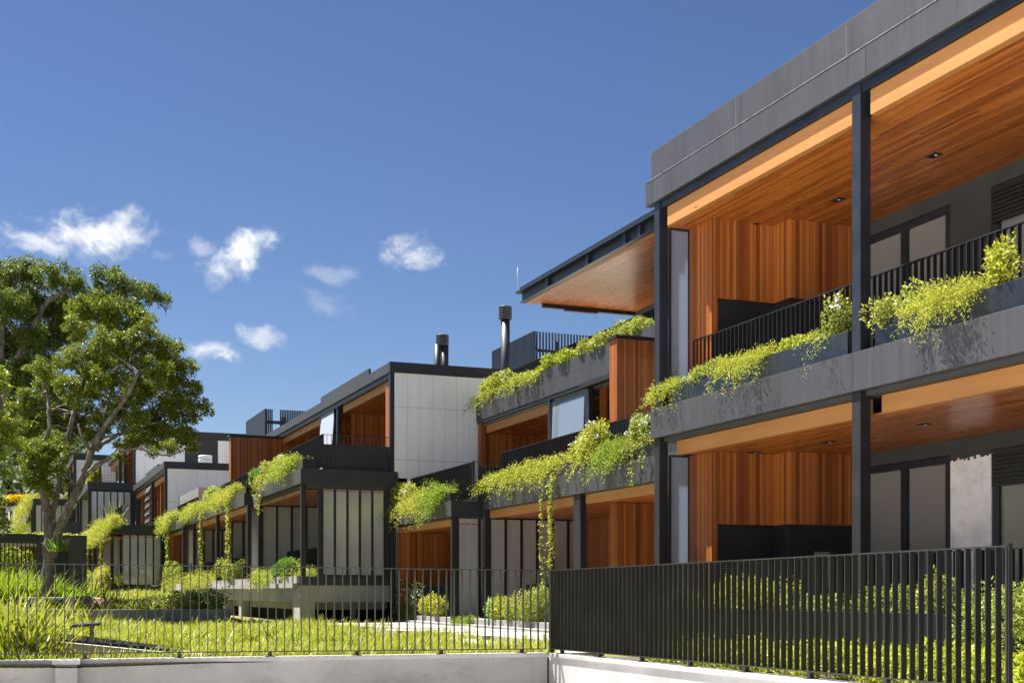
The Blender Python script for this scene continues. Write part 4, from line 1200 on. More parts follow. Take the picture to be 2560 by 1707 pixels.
def fern_quads(rng, ly, up, out, hang, n, m=60, leaf=.05, fluff=.06):
    """plumes: arching feathery sprays rising and spilling over the front (-X)"""
    y = rng.uniform(-ly/2, ly/2, n); b = np.stack([rng.uniform(-.12, .12, n), y, np.zeros(n)], 1)
    az = rng.normal(math.pi, 1.15, n); elv = rng.uniform(.35, 1.35, n)
    Ln = rng.uniform(.55, 1.15, n)*np.maximum(up, .2)*1.25
    hg = rng.uniform(0, 1, n) < hang
    elv = np.where(hg, rng.uniform(.0, .6, n), elv); az = np.where(hg, rng.normal(math.pi, .5, n), az); b[:, 0] = np.where(hg, -.14, b[:, 0])
    Ln = np.where(hg, out*rng.uniform(.6, 1.3, n), Ln)
    g = np.where(hg, rng.uniform(.9, 1.6, n), rng.uniform(.35, .9, n))
    # uneven clump profile
    pr = .55 + .45*np.abs(np.sin(y*2.3+rng.uniform(0, 6))) ; Ln = Ln*np.where(hg, 1, pr)
    d = np.stack([np.cos(az)*np.cos(elv), np.sin(az)*np.cos(elv), np.sin(elv)], 1)
    t = rng.uniform(.08, 1, (n, m))
    tt = t[..., None]
    C = b[:, None, :] + d[:, None, :]*Ln[:, None, None]*tt + np.array([0,0,-1])*(g*Ln)[:, None, None]*tt**2
    C = C + rng.normal(0, 1, (n, m, 3))*(fluff*(1-.55*t))[..., None]
    tan = d[:, None, :] + np.array([0,0,-2.])*g[:, None, None]*tt
    A = unit(tan)*.8 + rng.normal(0, .75, (n, m, 3))
    P = C.reshape(-1, 3); A = A.reshape(-1, 3)
    return leaf_quads(P, A, rng.normal(0, 1, P.shape)+np.array([0,0,.8]), rng.uniform(.6, 1.3, len(P))*leaf, rng.uniform(.25, .42, len(P))*leaf)
def bush_quads(rng, rx, ry, rz, n, leaf=.05, lumps=5, flat=0.0):
    """leafy mound: several overlapping uneven lobes, leaves mostly in the outer shell"""
    cs = np.stack([rng.uniform(-.5, .5, lumps)*rx, rng.uniform(-.75, .75, lumps)*ry, rng.uniform(.25, .75, lumps)*rz], 1)
    rs = rng.uniform(.4, .62, lumps)
    k = rng.integers(0, lumps, n)
    d = unit(rng.normal(0, 1, (n, 3)))
    r = rs[k]*rng.uniform(.55, 1.05, n)**.6
    r = r*np.where(rng.uniform(0, 1, n) < .12, rng.uniform(1.0, 1.3, n), 1)
    P = cs[k] + d*r[:, None]*np.array([rx, min(ry, 1.6*rx), rz])*1.0
    P[:, 2] = np.maximum(P[:, 2], rng.uniform(-.12, .1, n))
    A = d*.8 + rng.normal(0, .6, (n, 3)) + np.array([0,0,.25])
    Nn = d + rng.normal(0, .5, (n, 3)) + np.array([0,0,.6])
    return leaf_quads(P, A, Nn, rng.uniform(.65, 1.3, n)*leaf, rng.uniform(.45, .7, n)*leaf)
def vine_quads(rng, length, spread, strands, leaf=.065, over=.16):
    Q = []; stems = []
    for s in range(strands):
        L = length*rng.uniform(.55, 1.0) if s else length
        y0 = rng.uniform(-spread/2, spread/2); x = -over-rng.uniform(0, .05)
        n = int(L/.028); tz = np.sort(rng.uniform(0, L, n))
        wob = np.stack([np.sin(tz*3+s)*.03, np.sin(tz*2.1+2*s)*.05, np.zeros(n)], 1)
        P = np.stack([np.full(n, x), np.full(n, y0), -tz], 1) + wob + rng.normal(0, .022, (n, 3))
        A = rng.normal(0, .7, (n, 3)) + np.array([-.5, 0, -.5])
        Q.append(leaf_quads(P, A, rng.normal(0, .5, (n, 3))+np.array([-.7, -.2, .5]), rng.uniform(.6, 1.3, n)*leaf, rng.uniform(.6, .9, n)*leaf))
        stems.append([(0.02, y0, .02), (x, y0, .02)] + [(x+math.sin(z*3+s)*.03, y0+math.sin(z*2.1+2*s)*.05, -z) for z in np.arange(.15, L, .2)])
    return np.concatenate(Q), stems
PSEED = [100]
def nrng(): PSEED[0] += 1; return np.random.default_rng(PSEED[0])
GP = 'plants spilling from the terrace planters'; GG = 'garden shrubs and planter plants at ground level'
def fern(label, X, y0, y1, z, up=.4, out=.5, hang=.35, dens=46, leaf=.05, fluff=.06, mat='fern', group=GP):
    if group == GP: up *= .72; out *= .74; dens *= .95
    ly = abs(y1-y0); n = max(14, int(dens*max(ly, .6)))
    q = fern_quads(nrng(), ly, up, out, hang, n, 60, leaf, fluff)
    return tag(np_obj('trailing_fern', q, M[mat], None, (X, (y0+y1)/2, z)), label, 'fern', group)
def bush(label, X, y0, y1, z, h=.5, w=.3, dens=2600, leaf=.05, lumps=None, mat='shrub', group=GP, name='leafy_shrub', cat='shrub'):
    if group == GP: h *= .75; w *= .85
    else: h *= .76
    ly = abs(y1-y0); n = int(dens*max(.5, ly*1.1)*max(.5, h*1.6))
    q = bush_quads(nrng(), w, ly/2, h, n, leaf, lumps or max(4, int(ly*5)))
    return tag(np_obj(name, q, M[mat], None, (X, (y0+y1)/2, z)), label, cat, group)
def flowering(label, X, y0, y1, z, h=.5, w=.3, leaf=.05, mat='fern', group=GP, nfl=60, hang=.3, up=None):
    if group == GP: h *= .78; w *= .85
    rng = nrng(); ly = abs(y1-y0)
    q = np.concatenate([bush_quads(rng, w, ly/2, h, int(1600*max(.5, ly)), leaf, max(4, int(ly*4))),
                        fern_quads(rng, ly, up or h*.9, .45, hang, max(10, int(16*ly)), 45, leaf*.9, .05)])
    o = tag(np_obj('flowering_shrub', q, M[mat], None, (X, (y0+y1)/2, z)), label, 'flowering shrub', group)
    lc = q.reshape(-1, 4, 3).mean(1); top = lc[(lc[:, 2] > .3*h) & (lc[:, 0] < .1)]
    c = top[rng.integers(0, len(top), nfl)] + np.array([-.02, -.015, .03])
    c = np.repeat(c, 6, 0) + rng.normal(0, .02, (nfl*6, 3))
    fq = leaf_quads(c, rng.normal(0, 1, c.shape), rng.normal(0, .6, c.shape)+np.array([-.6,-.5,.6]), .036, .032)
    tag(np_obj('flowers', fq, M['flower'], o), kind='stuff')
    return o
def vine(label, X, y, z, length, spread=.25, strands=3, leaf=.065, over=.16, group='vines hanging down from the planters'):
    q, stems = vine_quads(nrng(), length, spread, strands, leaf, over)
    o = tag(np_obj('hanging_vine', q, M['vine'], None, (X, y, z)), label, 'vine', group)
    mb = MB()
    for s in stems: mb.tube([(a+X, b+y, c+z) for a, b, c in s], [.005]*len(s), 5, False)
    mb.build('stems', M['bark'], o)
    return o
def spiky(label, X, Y, z, n, L, W=.05, spread=.3, bend=.9, mat='sword', name='sword_plant', cat='strappy plant', group=None):
    rng = nrng()
    P = np.stack([rng.normal(0, spread*.4, n), rng.normal(0, spread*.4, n), np.zeros(n)], 1)
    az = np.arctan2(P[:, 1], P[:, 0]) + rng.normal(0, .8, n)
    B_ = blades(rng, P, az, rng.uniform(.6, 1.1, n)*L, rng.uniform(.7, 1.2, n)*W, rng.uniform(.2, 1.2, n)*bend, rng.uniform(.05, .55, n), 5)
    return tag(blade_obj(name, B_, M[mat], (X, Y, z)), label, cat, group)

# near building, upper balcony
X, Z = 9.56, 4.765
def yr(a, b, X): return yx(a, X), yx(b, X)
fern('ragged fern cascading at the far left end of the nearest upper balcony', X, *yr(1660, 1742, X), Z, .34, .42, .4, 60, .036, .05)
bush('low round leaved shrub right of the ragged fern on the nearest upper balcony', X-.08, *yr(1742, 1835, X), Z-.05, .30, .22, 3600, .045, 9)
fern('feathery fern with one long hanging plume on the nearest upper balcony, left bay', X-.03, *yr(1835, 1940, X), Z, .42, .45, .28, 95, .036, .055)
bush('small low green shrub between the hanging fern and the flowering plant, left bay', X, *yr(1945, 2045, X), Z, .2, .14, 3000, .045, 9, 'fern')
flowering('tall flowering shrub beside the middle steel column', X, *yr(2072, 2122, X), Z, .62, .18, .045, 'shrub', GP, 3, .1)
bush('left of two rounded shrubs right of the middle steel column', X-.06, *yr(2182, 2252, X), Z-.05, .42, .26, 3800, .045, 8)
bush('right of two rounded shrubs right of the middle steel column', X-.06, *yr(2256, 2330, X), Z-.03, .42, .26, 3800, .045, 8)
fern('largest feathery fern draping over the nearest balcony, right bay', X-.05, *yr(2330, 2478, X), Z, .55, .5, .35, 120, .036, .06)
bush('tall leafy shrub at the right edge of the nearest balcony', X-.02, *yr(2478, 2556, X), Z+.05, .5, .24, 3800, .045, 8, 'fern')
bush('clipped shrub cut by the right frame edge on the nearest balcony', X-.02, *yr(2556, 2700, X), Z+.05, .35, .24, 3000, .045, 8, 'fern')
# second building, roof parapet
X, Z = 13.86, 7.64
flowering('flowering shrub tumbling over the far end of the second block roof parapet', X, *yr(1200, 1292, X), Z, .55, .4, .07, 'fern', GP, 60, .5)
fern('low fern left of centre on the second block roof parapet', X, *yr(1292, 1375, X), Z, .38, .4, .25, 34, .065)
bush('mounded shrub on the second block roof parapet above the glazed panel', X, *yr(1365, 1450, X), Z, .42, .38, 2400, .065, 12, 'fern')
bush('low mound on the roof parapet just left of the timber party wall', X, *yr(1450, 1535, X), Z, .5, .38, 2400, .065, 12)
bush('mound on the roof parapet right of the timber party wall', X, *yr(1542, 1640, X), Z, .5, .38, 2400, .065, 12)
spiky('broad leaved banana plant behind the roof parapet railing', 15.2, on_x(1325, 15.2)[0], 7.42, 7, 1.35, .3, .3, 1.2, 'bright', 'banana_plant', 'banana plant')
spiky('upright pointed agave leaf beside the big flue', 15.0, on_x(1284, 15.0)[0], 7.42, 3, 1.3, .24, .12, .2, 'sword', 'agave', 'agave')
# second building, terrace
X, Z = 12.07, 4.56
fern('soft fern at the far left corner of the second block terrace', X, *yr(1215, 1300, X), Z, .45, .5, .4, 40, .06, .08)
fern('tall fern mass left of the trailing vines on the second block terrace', X, *yr(1290, 1400, X), Z, .66, .5, .3, 46, .06, .09)
flowering('large pale flowered shrub right of the trailing vines on the second block terrace', X, *yr(1395, 1530, X), Z, .85, .38, .06, 'fern', GP, 34, .3)
fern('bright fern spilling near the right end of the second block terrace', X, *yr(1515, 1585, X), Z, .75, .6, .4, 60, .06, .09, 'fernb')
flowering('leafy flowering shrub at the right end of the second block terrace', X, *yr(1570, 1640, X), Z, .75, .3, .06, 'shrub', GP, 30, .4)
vine('thick long vine hanging past the second block soffit to the fence', 11.85, yx(1388, 11.85), 4.32, 2.55, .35, 5, .075, .08)
vine('thin long vine just left of the thick one', 11.85, yx(1366, 11.85), 4.32, 2.5, .08, 2, .07, .08)
vine('short vine over the right end of the second block fascia', 11.85, yx(1597, 11.85), 4.6, .9, .2, 2, .06, .08)
vine('shortest vine over the second block fascia, by the near building', 11.85, yx(1616, 11.85), 4.6, .5, .12, 2, .06, .08)
# second building, lower slab
X, Z = 11.28, 4.26
flowering('flowering shrub at the left end of the small slab beside the white wall', X, *yr(985, 1050, X), Z, .7, .4, .065, 'fern', GP, 40, .55)
fern('yellowish fern in the middle of the small slab beside the white wall', X, *yr(1040, 1100, X), Z, .8, .65, .5, 44, .06, .09)
fern('vivid green fern at the right corner of the small slab', X, *yr(1092, 1128, X), Z, 1.0, .75, .45, 110, .06, .1, 'fernb')
# third building terraces
X, Z = 8.5, 5.58
fern('tallest fern at the corner planter of the third block terrace', X, *yr(700, 752, X), Z, .75, .6, .35, 50, .06, .09)
flowering('flowering shrub behind the corner fern of the third block terrace', X+.1, *yr(655, 705, X), Z, .6, .35, .065, 'fern', GP, 40, .45)
vine('short vine at the far end of the third block corner slab', 8.22, yx(655, 8.22), 5.35, 1.1, .5, 4, .08, .06)
X, Z = 8.3, 5.38
bush('dark shrub in the gap between the two third block slabs', X+.3, *yr(604, 640, X), Z, .8, .4, 1500, .075, 10, 'shrubg')
fern('long fern with vines below at the near end of the second slab, third block', X, *yr(553, 604, X), Z, .75, .7, .4, 26, .075, .1)
flowering('flowering shrub midway along the second slab, third block', X, *yr(512, 553, X), Z, .7, .4, .075, 'fern', GP, 70, .45)
fern('fern at the far end of the second slab, third block', X, *yr(478, 512, X), Z, .7, .7, .5, 24, .075, .1)
vine('long vine hanging from the near end of the second slab, third block', 8.05, yx(576, 8.05), 5.2, 3.0, .5, 5, .1, .06)
vine('long vine hanging from the middle of the second slab, third block', 8.05, yx(508, 8.05), 5.2, 3.0, .5, 5, .1, .06)
X, Z = 8.12, 5.3
fern('wispy fern on the farthest slab of the third block', X, *yr(415, 450, X), Z, .9, .8, .5, 26, .09, .12)
vine('long vine hanging from the farthest slab of the third block', 7.88, yx(425, 7.88), 5.1, 3.1, .5, 4, .11, .06)
# fourth to sixth
X, Z = 5.5, 5.07
fern('weeping fern on the corner slab of the fourth block', X, *yr(252, 300, X), Z, 1.2, .9, .5, 34, .09, .13)
spiky('tuft of spiky leaves behind the weeping fern, fourth block', 5.9, yx(287, 5.9), Z, 16, 1.9, .05, .3, .5)
vine('thick vine below the weeping fern, fourth block', 5.2, yx(257, 5.2), 4.9, 2.2, .9, 6, .11, .06)
fern('reddish tipped fern at the far slab of the fourth block', 5.4, *yr(212, 243, 5.4), Z, 1.1, .9, .5, 16, .1, .14)
vine('vine below the far slab of the fourth block', 5.1, yx(224, 5.1), 4.9, 2.0, .5, 3, .12, .06)
bush('bright shrub beside the fifth block terrace railing', 5.7, 85, 89, 8.56, 1.3, .5, 500, .14, 8, 'fern')
fern('wide fern spilling over the left edge of the farthest block', 2.7, 106, 120, 8.86, 1.5, 2.0, .6, 12, .14, .22)
fern('pale fern hanging low at the left edge of the farthest block', 2.3, 112, 120, 7.0, .8, 3.0, .8, 10, .14, .22)
# ground floor planters
X, Z = 8.32, 2.13
bush('rounded shrub in the third block ground planter left of the corner column', X, *yr(690, 745, X), Z, .68, .35, 1700, .065, 9, 'shrubg', GG)
fern('fern left of that rounded shrub in the third block ground planter', X, *yr(650, 695, X), Z, .5, .3, .3, 30, .065, .09, 'fern', GG)
fern('fern right of the corner column, under the third block corner slab', 8.75, 37.6, 39.2, Z, .85, .35, .15, 44, .065, .09, 'fern', GG)
bush('large variegated shrub in the second ground planter bay', X, *yr(545, 606, X), Z, .95, .42, 1000, .08, 12, 'shrub', GG)
fern('fern left of the variegated shrub in the second ground planter bay', X, *yr(476, 545, X), Z, .8, .4, .35, 20, .08, .12, 'fern', GG)
flowering('pale flowered shrub in the far ground planter of the third block', 8.0, *yr(415, 452, 8.0), 2.05, .9, .4, .09, 'fern', GG, 60)
flowering('flowering shrub beside the fourth block corner, right of the dark pavilion wall', 5.1, *yr(244, 272, 5.1), 1.75, 1.0, .45, .1, 'fern', GG, 70)
bush('pale shrub against the right end of the dark pavilion wall', 5.0, *yr(221, 240, 5.0), 1.75, 1.2, .45, 350, .11, 8, 'shrub', GG)
fern('fern under the fourth block open corner', 5.9, 68, 70, 1.98, 1.2, .4, .2, 30, .09, .12, 'fern', GG)
X, Z = 11.45, .98
flowering('flowering shrub in front of the timber recess, left of the twin sheets', X, *yr(1002, 1062, X), Z, .85, .38, .06, 'shrub', GG, 60)
bush('yellow green shrub in front of the timber recess, right half', X, *yr(1060, 1128, X), Z, .72, .38, 2000, .06, 12, 'fern', GG)
fern('low grassy fern beside the green post', X-.2, *yr(1165, 1208, X), Z-.1, .35, .2, .2, 36, .05, .05, 'fernb', GG)
bush('small shrub right of the green post by the dark column', X, *yr(1228, 1288, X), Z, .6, .34, 2000, .06, 9, 'fern', GG)
bush('big rounded shrub just left of the fence corner', X, *yr(1278, 1372, X), Z, .85, .4, 2400, .055, 12, 'shrub', GG)
# hedges and shrubs behind the right fence
X, Z = 8.95, 1.38
bush('domed hedge behind the middle of the right fence', X, *yr(1790, 2010, X), Z, .52, .34, 3600, .04, 26, 'lime', GG, 'clipped_hedge', 'hedge')
bush('small shrub behind the left part of the right fence', X, *yr(1640, 1760, X), Z, .35, .3, 2200, .045, 10, 'bright', GG)
bush('low shrub between the domed hedge and the tall shrub', X, *yr(2010, 2110, X), Z, .28, .25, 2600, .045, 10, 'shrub', GG)
bush('loose shrub left of the tall shrub behind the right fence', X, *yr(2180, 2285, X), Z, .42, .24, 2600, .05, 8, 'shrub', GG)
bush('tall narrow shrub showing between the fence fins', X, *yr(2290, 2380, X), Z, .56, .2, 3200, .05, 9, 'shrub', GG)
bush('small round shrub left of the clipped ball, behind the last fins', 8.5, *yr(2440, 2475, 8.5), 1.2, .35, .2, 5000, .045, 6, 'shrub', GG)
bush('big clipped ball shrub at the right frame edge beyond the end post', 8.45, 8.15, 9.5, 1.20, .60, .5, 5200, .042, 18, 'shrub', GG, 'ball_shrub')
for i, (a, b, h, lab) in enumerate(((1600, 1720, .30, 'lowest leafy ground shrub near the fence corner'), (1705, 1850, .38, 'leafy ground shrub below the domed hedge, left half'),
        (1840, 2000, .44, 'leafy ground shrub below the domed hedge, right half'), (1990, 2130, .45, 'leafy ground shrub in front of the middle column'),
        (2120, 2260, .42, 'leafy ground shrub below the loose shrub'), (2250, 2400, .50, 'leafy ground shrub below the tall narrow shrub'),
        (2390, 2520, .52, 'leafy ground shrub behind the last fence fins'), (2510, 2700, .50, 'leafy ground shrub right of the end post, under the clipped ball'))):
    bush(lab, 8.05, *yr(a, b, 8.05), .76, h, .42, 3000, .055, 14, 'lime', GG, 'ground_shrub')
# shrubs on the low wall, strap leaved clumps, gate plant
bush('dark low shrubs on the retaining wall, in front of the concrete beam', xy(500, 35.7), 35.4, 36.2, 1.2, .62, .95, 3400, .07, 14, 'shrubg', GG)
bush('paler low shrub on the left of the retaining wall planting', xy(418, 35.6), 35.3, 36.0, 1.2, .40, .75, 3200, .07, 12, 'shrub', GG)
GS = 'strap leaved clumps by the left fence and tree'
for i, (px, Yv, zb, n, L, lab) in enumerate(((18, 17.5, .76, 60, 1.15, 'biggest sword leaved clump at the left frame edge behind the fence'), (55, 18.3, .76, 44, .95, 'sword leaved clump second from the left frame edge'),
        (98, 17.6, .76, 44, 1.0, 'sword leaved clump left of the concrete hatch'), (-30, 18, .76, 50, 1.2, 'sword leaved clump cut off by the left frame edge'), (10, 21.5, .76, 40, 1.0, 'sword leaved clump behind the biggest one at the left edge'),
        (150, 25.5, .76, 36, .8, 'sword leaved clump behind the concrete hatch'), (232, 27, .76, 36, .8, 'sword leaved clump at the start of the lawn'), (75, 22, .76, 36, .85, 'sword leaved clump in front of the smaller air conditioner'))):
    spiky(lab, xy(px, Yv), Yv, zb, n, L, .05, .45, .9, 'sword', 'sword_plant', 'strappy plant', GS)
for px, Yv, n, L, lab in ((15, 40, 420, 1.15, 'dense dark strap leaved hedge at the left frame edge'), (65, 39.5, 380, 1.0, 'dense strap leaved hedge just left of the trunk'), (-40, 40, 400, 1.2, 'strap leaved hedge cut by the left frame edge'),
        (98, 39.8, 200, .8, 'low strap leaved clump touching the trunk base'), (158, 39.5, 220, .75, 'strap leaved clump right of the trunk base'), (180, 40.5, 120, .6, 'smallest strap leaved clump near the mulch heap')):
    spiky(lab, xy(px, Yv), Yv, 1.3, n, L, .06, 1.5, 1.1, 'bright', 'strap_hedge', 'strappy plant', GS)
bush('yellow green climber behind the slatted gate screen', xy(28, 61), 60.6, 62, 1.2, 2.9, 1.1, 300, .16, 12, 'bright', GG, 'climbing_plant', 'climber')
bush('low green planting strip on the pavilion roof', 2.2, 61, 63, on_y(150, 60, 1336)[1]-.1, .28, 1.5, 1800, .1, 14, 'fern', GG, 'roof_planting', 'ground cover')

# lawn of long yellow green grass
def lawn():
    rng = np.random.default_rng(7)
    n = 125000
    x = rng.uniform(-7, 9.2, n); y = 16.75 + (35-16.75)*rng.uniform(0, 1, n)**1.15
    clump = np.sin(x*2.1+np.sin(y*1.3)*2)+np.sin(y*1.9+x*.7)
    edge = 7.6 - (y-16.5)*.0 + .5*np.sin(y*1.1)
    keep = (clump > rng.uniform(-2.6, .6, n)) & ((x < edge) | (rng.uniform(0, 1, n) < .12)) & ~((x > .0) & (x < 2.7) & (y > 17.3) & (y < 22+1.0) & (y < 24.5-2.2*x+1.5))
    x2 = rng.uniform(-4, 5.8, 26000); y2 = rng.uniform(35.3, 50, 26000)
    x, y = np.concatenate([x[keep], x2]), np.concatenate([y[keep], y2]); n = len(x)
    P = np.stack([x, y, np.full(n, .75)], 1)
    P[-26000:, 2] = [gh(a, b)-.01 for a, b in zip(x2, y2)]
    tall = .17 + .07*np.sin(x*.9+1)*np.cos(y*.6) + .09*np.sin(x*2.7+y)*np.sin(y*2.2) + .05*(x < 3)
    L = tall*rng.uniform(.6, 1.45, n); W = rng.uniform(.010, .022, n)*(1+ (y-16)*.03)
    B_ = blades(rng, P, rng.uniform(0, 2*math.pi, n), L, W, rng.uniform(.4, 1.9, n), rng.uniform(.05, .6, n), 3)
    tag(blade_obj('grass', B_, M['grass']), 'long yellow green grass of the lawn', 'grass', kind='stuff')
lawn()

def lilies():
    rng = np.random.default_rng(9); n = 0
    c = np.stack([rng.uniform(-5, 5.2, 330), 17 + 17.5*rng.uniform(0, 1, 330)**1.2], 1)
    c = c[(np.sin(c[:, 0]*1.1+1)+np.cos(c[:, 1]*.8+c[:, 0]*.4) > -.35) & ~((c[:, 0] > -.1) & (c[:, 0] < 2.8) & (c[:, 1] < 22.5) & (c[:, 1] < 24.9-2.2*c[:, 0]+1.5))]
    per = 16; m = len(c)*per
    P = np.concatenate([np.repeat(c, per, 0)+rng.normal(0, .09, (m, 2)), np.full((m, 1), .75)], 1)
    B_ = blades(rng, P, rng.uniform(0, 2*math.pi, m), rng.uniform(.22, .48, m), rng.uniform(.025, .05, m), rng.uniform(.6, 1.9, m), rng.uniform(.1, .7, m), 4)
    tag(blade_obj('lily_foliage', B_, M['lily']), 'broad strap leaves growing through the lawn', 'ground cover', kind='stuff')
lilies()

# ------------------------------------------------------------------ trees
def crown_quads(rng, lumps, per, leaf, squash=.8, sub=30, sig=.13):
    Q = []
    for c, r in lumps:
        k = max(5, int(sub)); d = unit(rng.normal(0, 1, (k, 3)))
        sc = c + d*(r*rng.uniform(.35, 1.0, (k, 1)))*np.array([1, 1, squash])
        n = int(per*(r**2)); i = rng.integers(0, k, n)
        dd_ = unit(rng.normal(0, 1, (n, 3)))
        P = sc[i] + dd_*(r*sig*2.0*rng.uniform(.1, 1, (n, 1))**.5)*np.array([1, 1, .7])
        A = dd_ + rng.normal(0, .6, (n, 3)) + np.array([0,0,-.1]); Nn = dd_*.5 + rng.normal(0, .5, (n, 3)) + np.array([0,0,.9])
        Q.append(leaf_quads(P, A, Nn, rng.uniform(.6, 1.3, n)*leaf, rng.uniform(.4, .6, n)*leaf))
    return np.concatenate(Q)
def tree(label, base, limbs, lumps, per, leaf, mat, seed, d, group='large trees at the left', moss=0, name='broadleaf_tree', twigs=True):
    rng = np.random.default_rng(seed)
    t = thing(name, label, 'tree', tuple(base), group)
    mb = MB()
    nodes = []
    for pts, r0, r1 in limbs:
        # resample with a little wander
        pts = [np.array(p) for p in pts]; res = []; n = 6
        for a, b in zip(pts, pts[1:]):
            for i in range(n): res.append(a+(b-a)*i/n)
        res.append(pts[-1])
        res = np.array(res)
        for _ in range(3): res[1:-1] = (res[:-2]+2*res[1:-1]+res[2:])/4
        res[1:-1] += rng.normal(0, r0*.10, res[1:-1].shape)
        rad = np.linspace(r0, r1, len(res))*(1+rng.normal(0, .035, len(res)))
        mb.tube(res, list(rad), 12); nodes += [(p, rr_) for p, rr_ in zip(res[len(res)//3:], rad[len(res)//3:])]
    L3 = []
    for (px, py, rp, dz) in lumps:
        dd2 = d + dz; L3.append((at_d(px, py, dd2), rp*dd2/FPX))
    if twigs:
        tw = mb; NP = np.array([p for p, _ in nodes])
        for c, r in L3:
            k = np.argsort(np.linalg.norm(NP-c, axis=1))[:1]
            for q in k:
                a = NP[q]; m = (a+c)/2 + rng.normal(0, .12, 3)*np.linalg.norm(c-a) + np.array([0,0,-.05])
                tw.tube([a, (a+m)/2+rng.normal(0,.05,3), m, (m+c)/2+rng.normal(0,.06,3), c], [.034, .026, .022, .015, .008], 6, False)
                for s in range(4):
                    e = c + unit(rng.normal(0, 1, 3))*r*.85; mm = (m*.4+c*.6); tw.tube([mm, (mm+e)/2+rng.normal(0,.08,3), e], [.013, .009, .004], 5, False)
    mb.build('trunk', M['bark'], t)  # one mesh holds the trunk with its limbs and twigs
    q = crown_quads(rng, L3, per, leaf)
    np_obj('crown', q-np.array(base), M[mat], t)
    if moss:
        P = []
        for c, r in L3:
            n = int(moss*r*r); dirs = unit(rng.normal(0, 1, (n, 3))); s = c + dirs*r*rng.uniform(.5, .95, (n, 1)); s[:, 2] -= r*.15
            P.append(s)
        P = np.concatenate(P); n = len(P)
        qq = leaf_quads(P, np.array([0,0,-1.])+rng.normal(0, .15, (n, 3)), rng.normal(0, 1, (n, 3)), rng.uniform(.1, .36, n), rng.uniform(.03, .06, n))
        np_obj('hanging_moss', qq-np.array(base), M['hangmoss'], t)
    return t
D1 = 36.0
def T(px, py, dz=0): return at_d(px, py, D1+dz)
base = T(118, 1492)
limbs = [([T(118, 1495), T(122, 1400), T(123, 1340), T(120, 1290)], .165, .14),
         ([T(120, 1295), T(112, 1240, -.3), T(108, 1190, -.5), T(114, 1130, -.6), T(125, 1060, -.8), T(120, 1000, -.6), T(105, 930, -.4)], .13, .02),
         ([T(124, 1300), T(140, 1240, .2), T(150, 1180, .4), T(163, 1150, .5), T(172, 1095, .6), T(182, 1040, .6), T(200, 980, .6), T(222, 925, .8), T(258, 860, 1.0)], .11, .04),
         ([T(130, 1390, -.1), T(148, 1320, -.4), T(175, 1265, -.7), T(200, 1210, -.8), T(222, 1160, -.9), T(232, 1120, -1), T(250, 1080, -1), T(290, 1030, -1.2), T(320, 990, -1.4), T(345, 930, -1.5)], .135, .05),
         ([T(212, 1188, -.8), T(240, 1165, -1.2), T(270, 1145, -1.6), T(310, 1125, -2), T(350, 1120, -2.2), T(410, 1140, -2.4), T(450, 1128, -2.4)], .075, .02),
         ([T(238, 1120, -1), T(270, 1100, -.6), T(310, 1080, -.2), T(350, 1062, .2), T(400, 1055, .4), T(455, 1040, .5)], .07, .02),
         ([T(230, 1130, -1), T(215, 1110, -1.4), T(203, 1090, -1.6), T(196, 1060, -1.8)], .05, .025),
         ([T(250, 1082, -1), T(262, 1040, -.4), T(275, 990, 0), T(300, 900, .4), T(310, 830, .6)], .06, .02)]
lum = [(200,815,52,1), (250,790,50,0), (305,800,52,0), (350,830,50,-.5), (385,870,48,0), (425,905,45,.5), (275,860,62,-.5), (330,890,60,.8), (390,930,52,-.8), (440,960,42,.3), (462,1000,34,0),
       (480,1040,26,.4), (228,905,55,.6), (270,950,55,-1), (350,985,52,1), (415,1005,48,.2), (310,1030,42,-.6), (440,1060,36,-.4), (470,1085,26,.4), (215,985,48,1.2), (250,1045,34,-1),
       (390,1065,36,.8), (345,1045,32,-1.2), (455,1110,26,-1), (425,1120,26,-2.2), (385,1130,20,-2.2), (480,1118,20,-1.6), (180,900,48,-.8), (170,960,45,.3),
       (100,1130,46,-1), (70,1120,38,-.5), (130,1165,34,-1), (88,1175,36,-1.1), (110,1210,28,-1.2), (82,1205,22,-1), (140,1095,36,0), (60,1160,22,-.8), (125,1235,16,-1.2), (330,1105,26,-2), (300,1110,20,-1.6), (295,1140,15,-2), (345,1090,30,-1.8), (120,960,50,1.5), (125,1040,48,1.2), (160,1085,40,1.4), (210,1040,45,1.6), (262,1085,34,1.6), (300,1050,40,1.6), (350,1095,34,1), (240,960,52,2), (60,1075,50,1), (80,1000,48,1.6), (400,945,50,1.5), (330,960,55,2), (270,900,60,2), (410,1080,34,.6), (370,1040,40,.8), (440,1015,38,.6), (395,1110,26,-1), (335,1075,34,.6), (290,1010,44,1.4), (230,1090,26,1.2), (190,1060,36,1.4), (150,1010,44,1.5), (95,1060,44,1.2), (60,1010,46,1.4), (505,1012,24,0), (522,1030,15,.2), (490,972,28,0), (468,920,32,.2), (240,765,46,.3), (300,768,42,0), (350,795,40,.3), (200,770,40,0), (420,870,40,0), (140,1130,30,-.6), (258,855,36,-1.2), (105,925,40,-1.6), (218,930,30,-1.0), (312,850,36,-1), (182,1000,26,-1.0), (170,1205,14,.2), (155,1175,16,.3), (315,1155,10,-2)]
tree('large broadleaf tree with forked pale trunk and wide green crown', base, limbs, lum, 8600, .072, 'tree', 11, D1)
D2 = 41.0
def T2(px, py, dz=0): return at_d(px, py, D2+dz)
base2 = T2(-60, 1490)
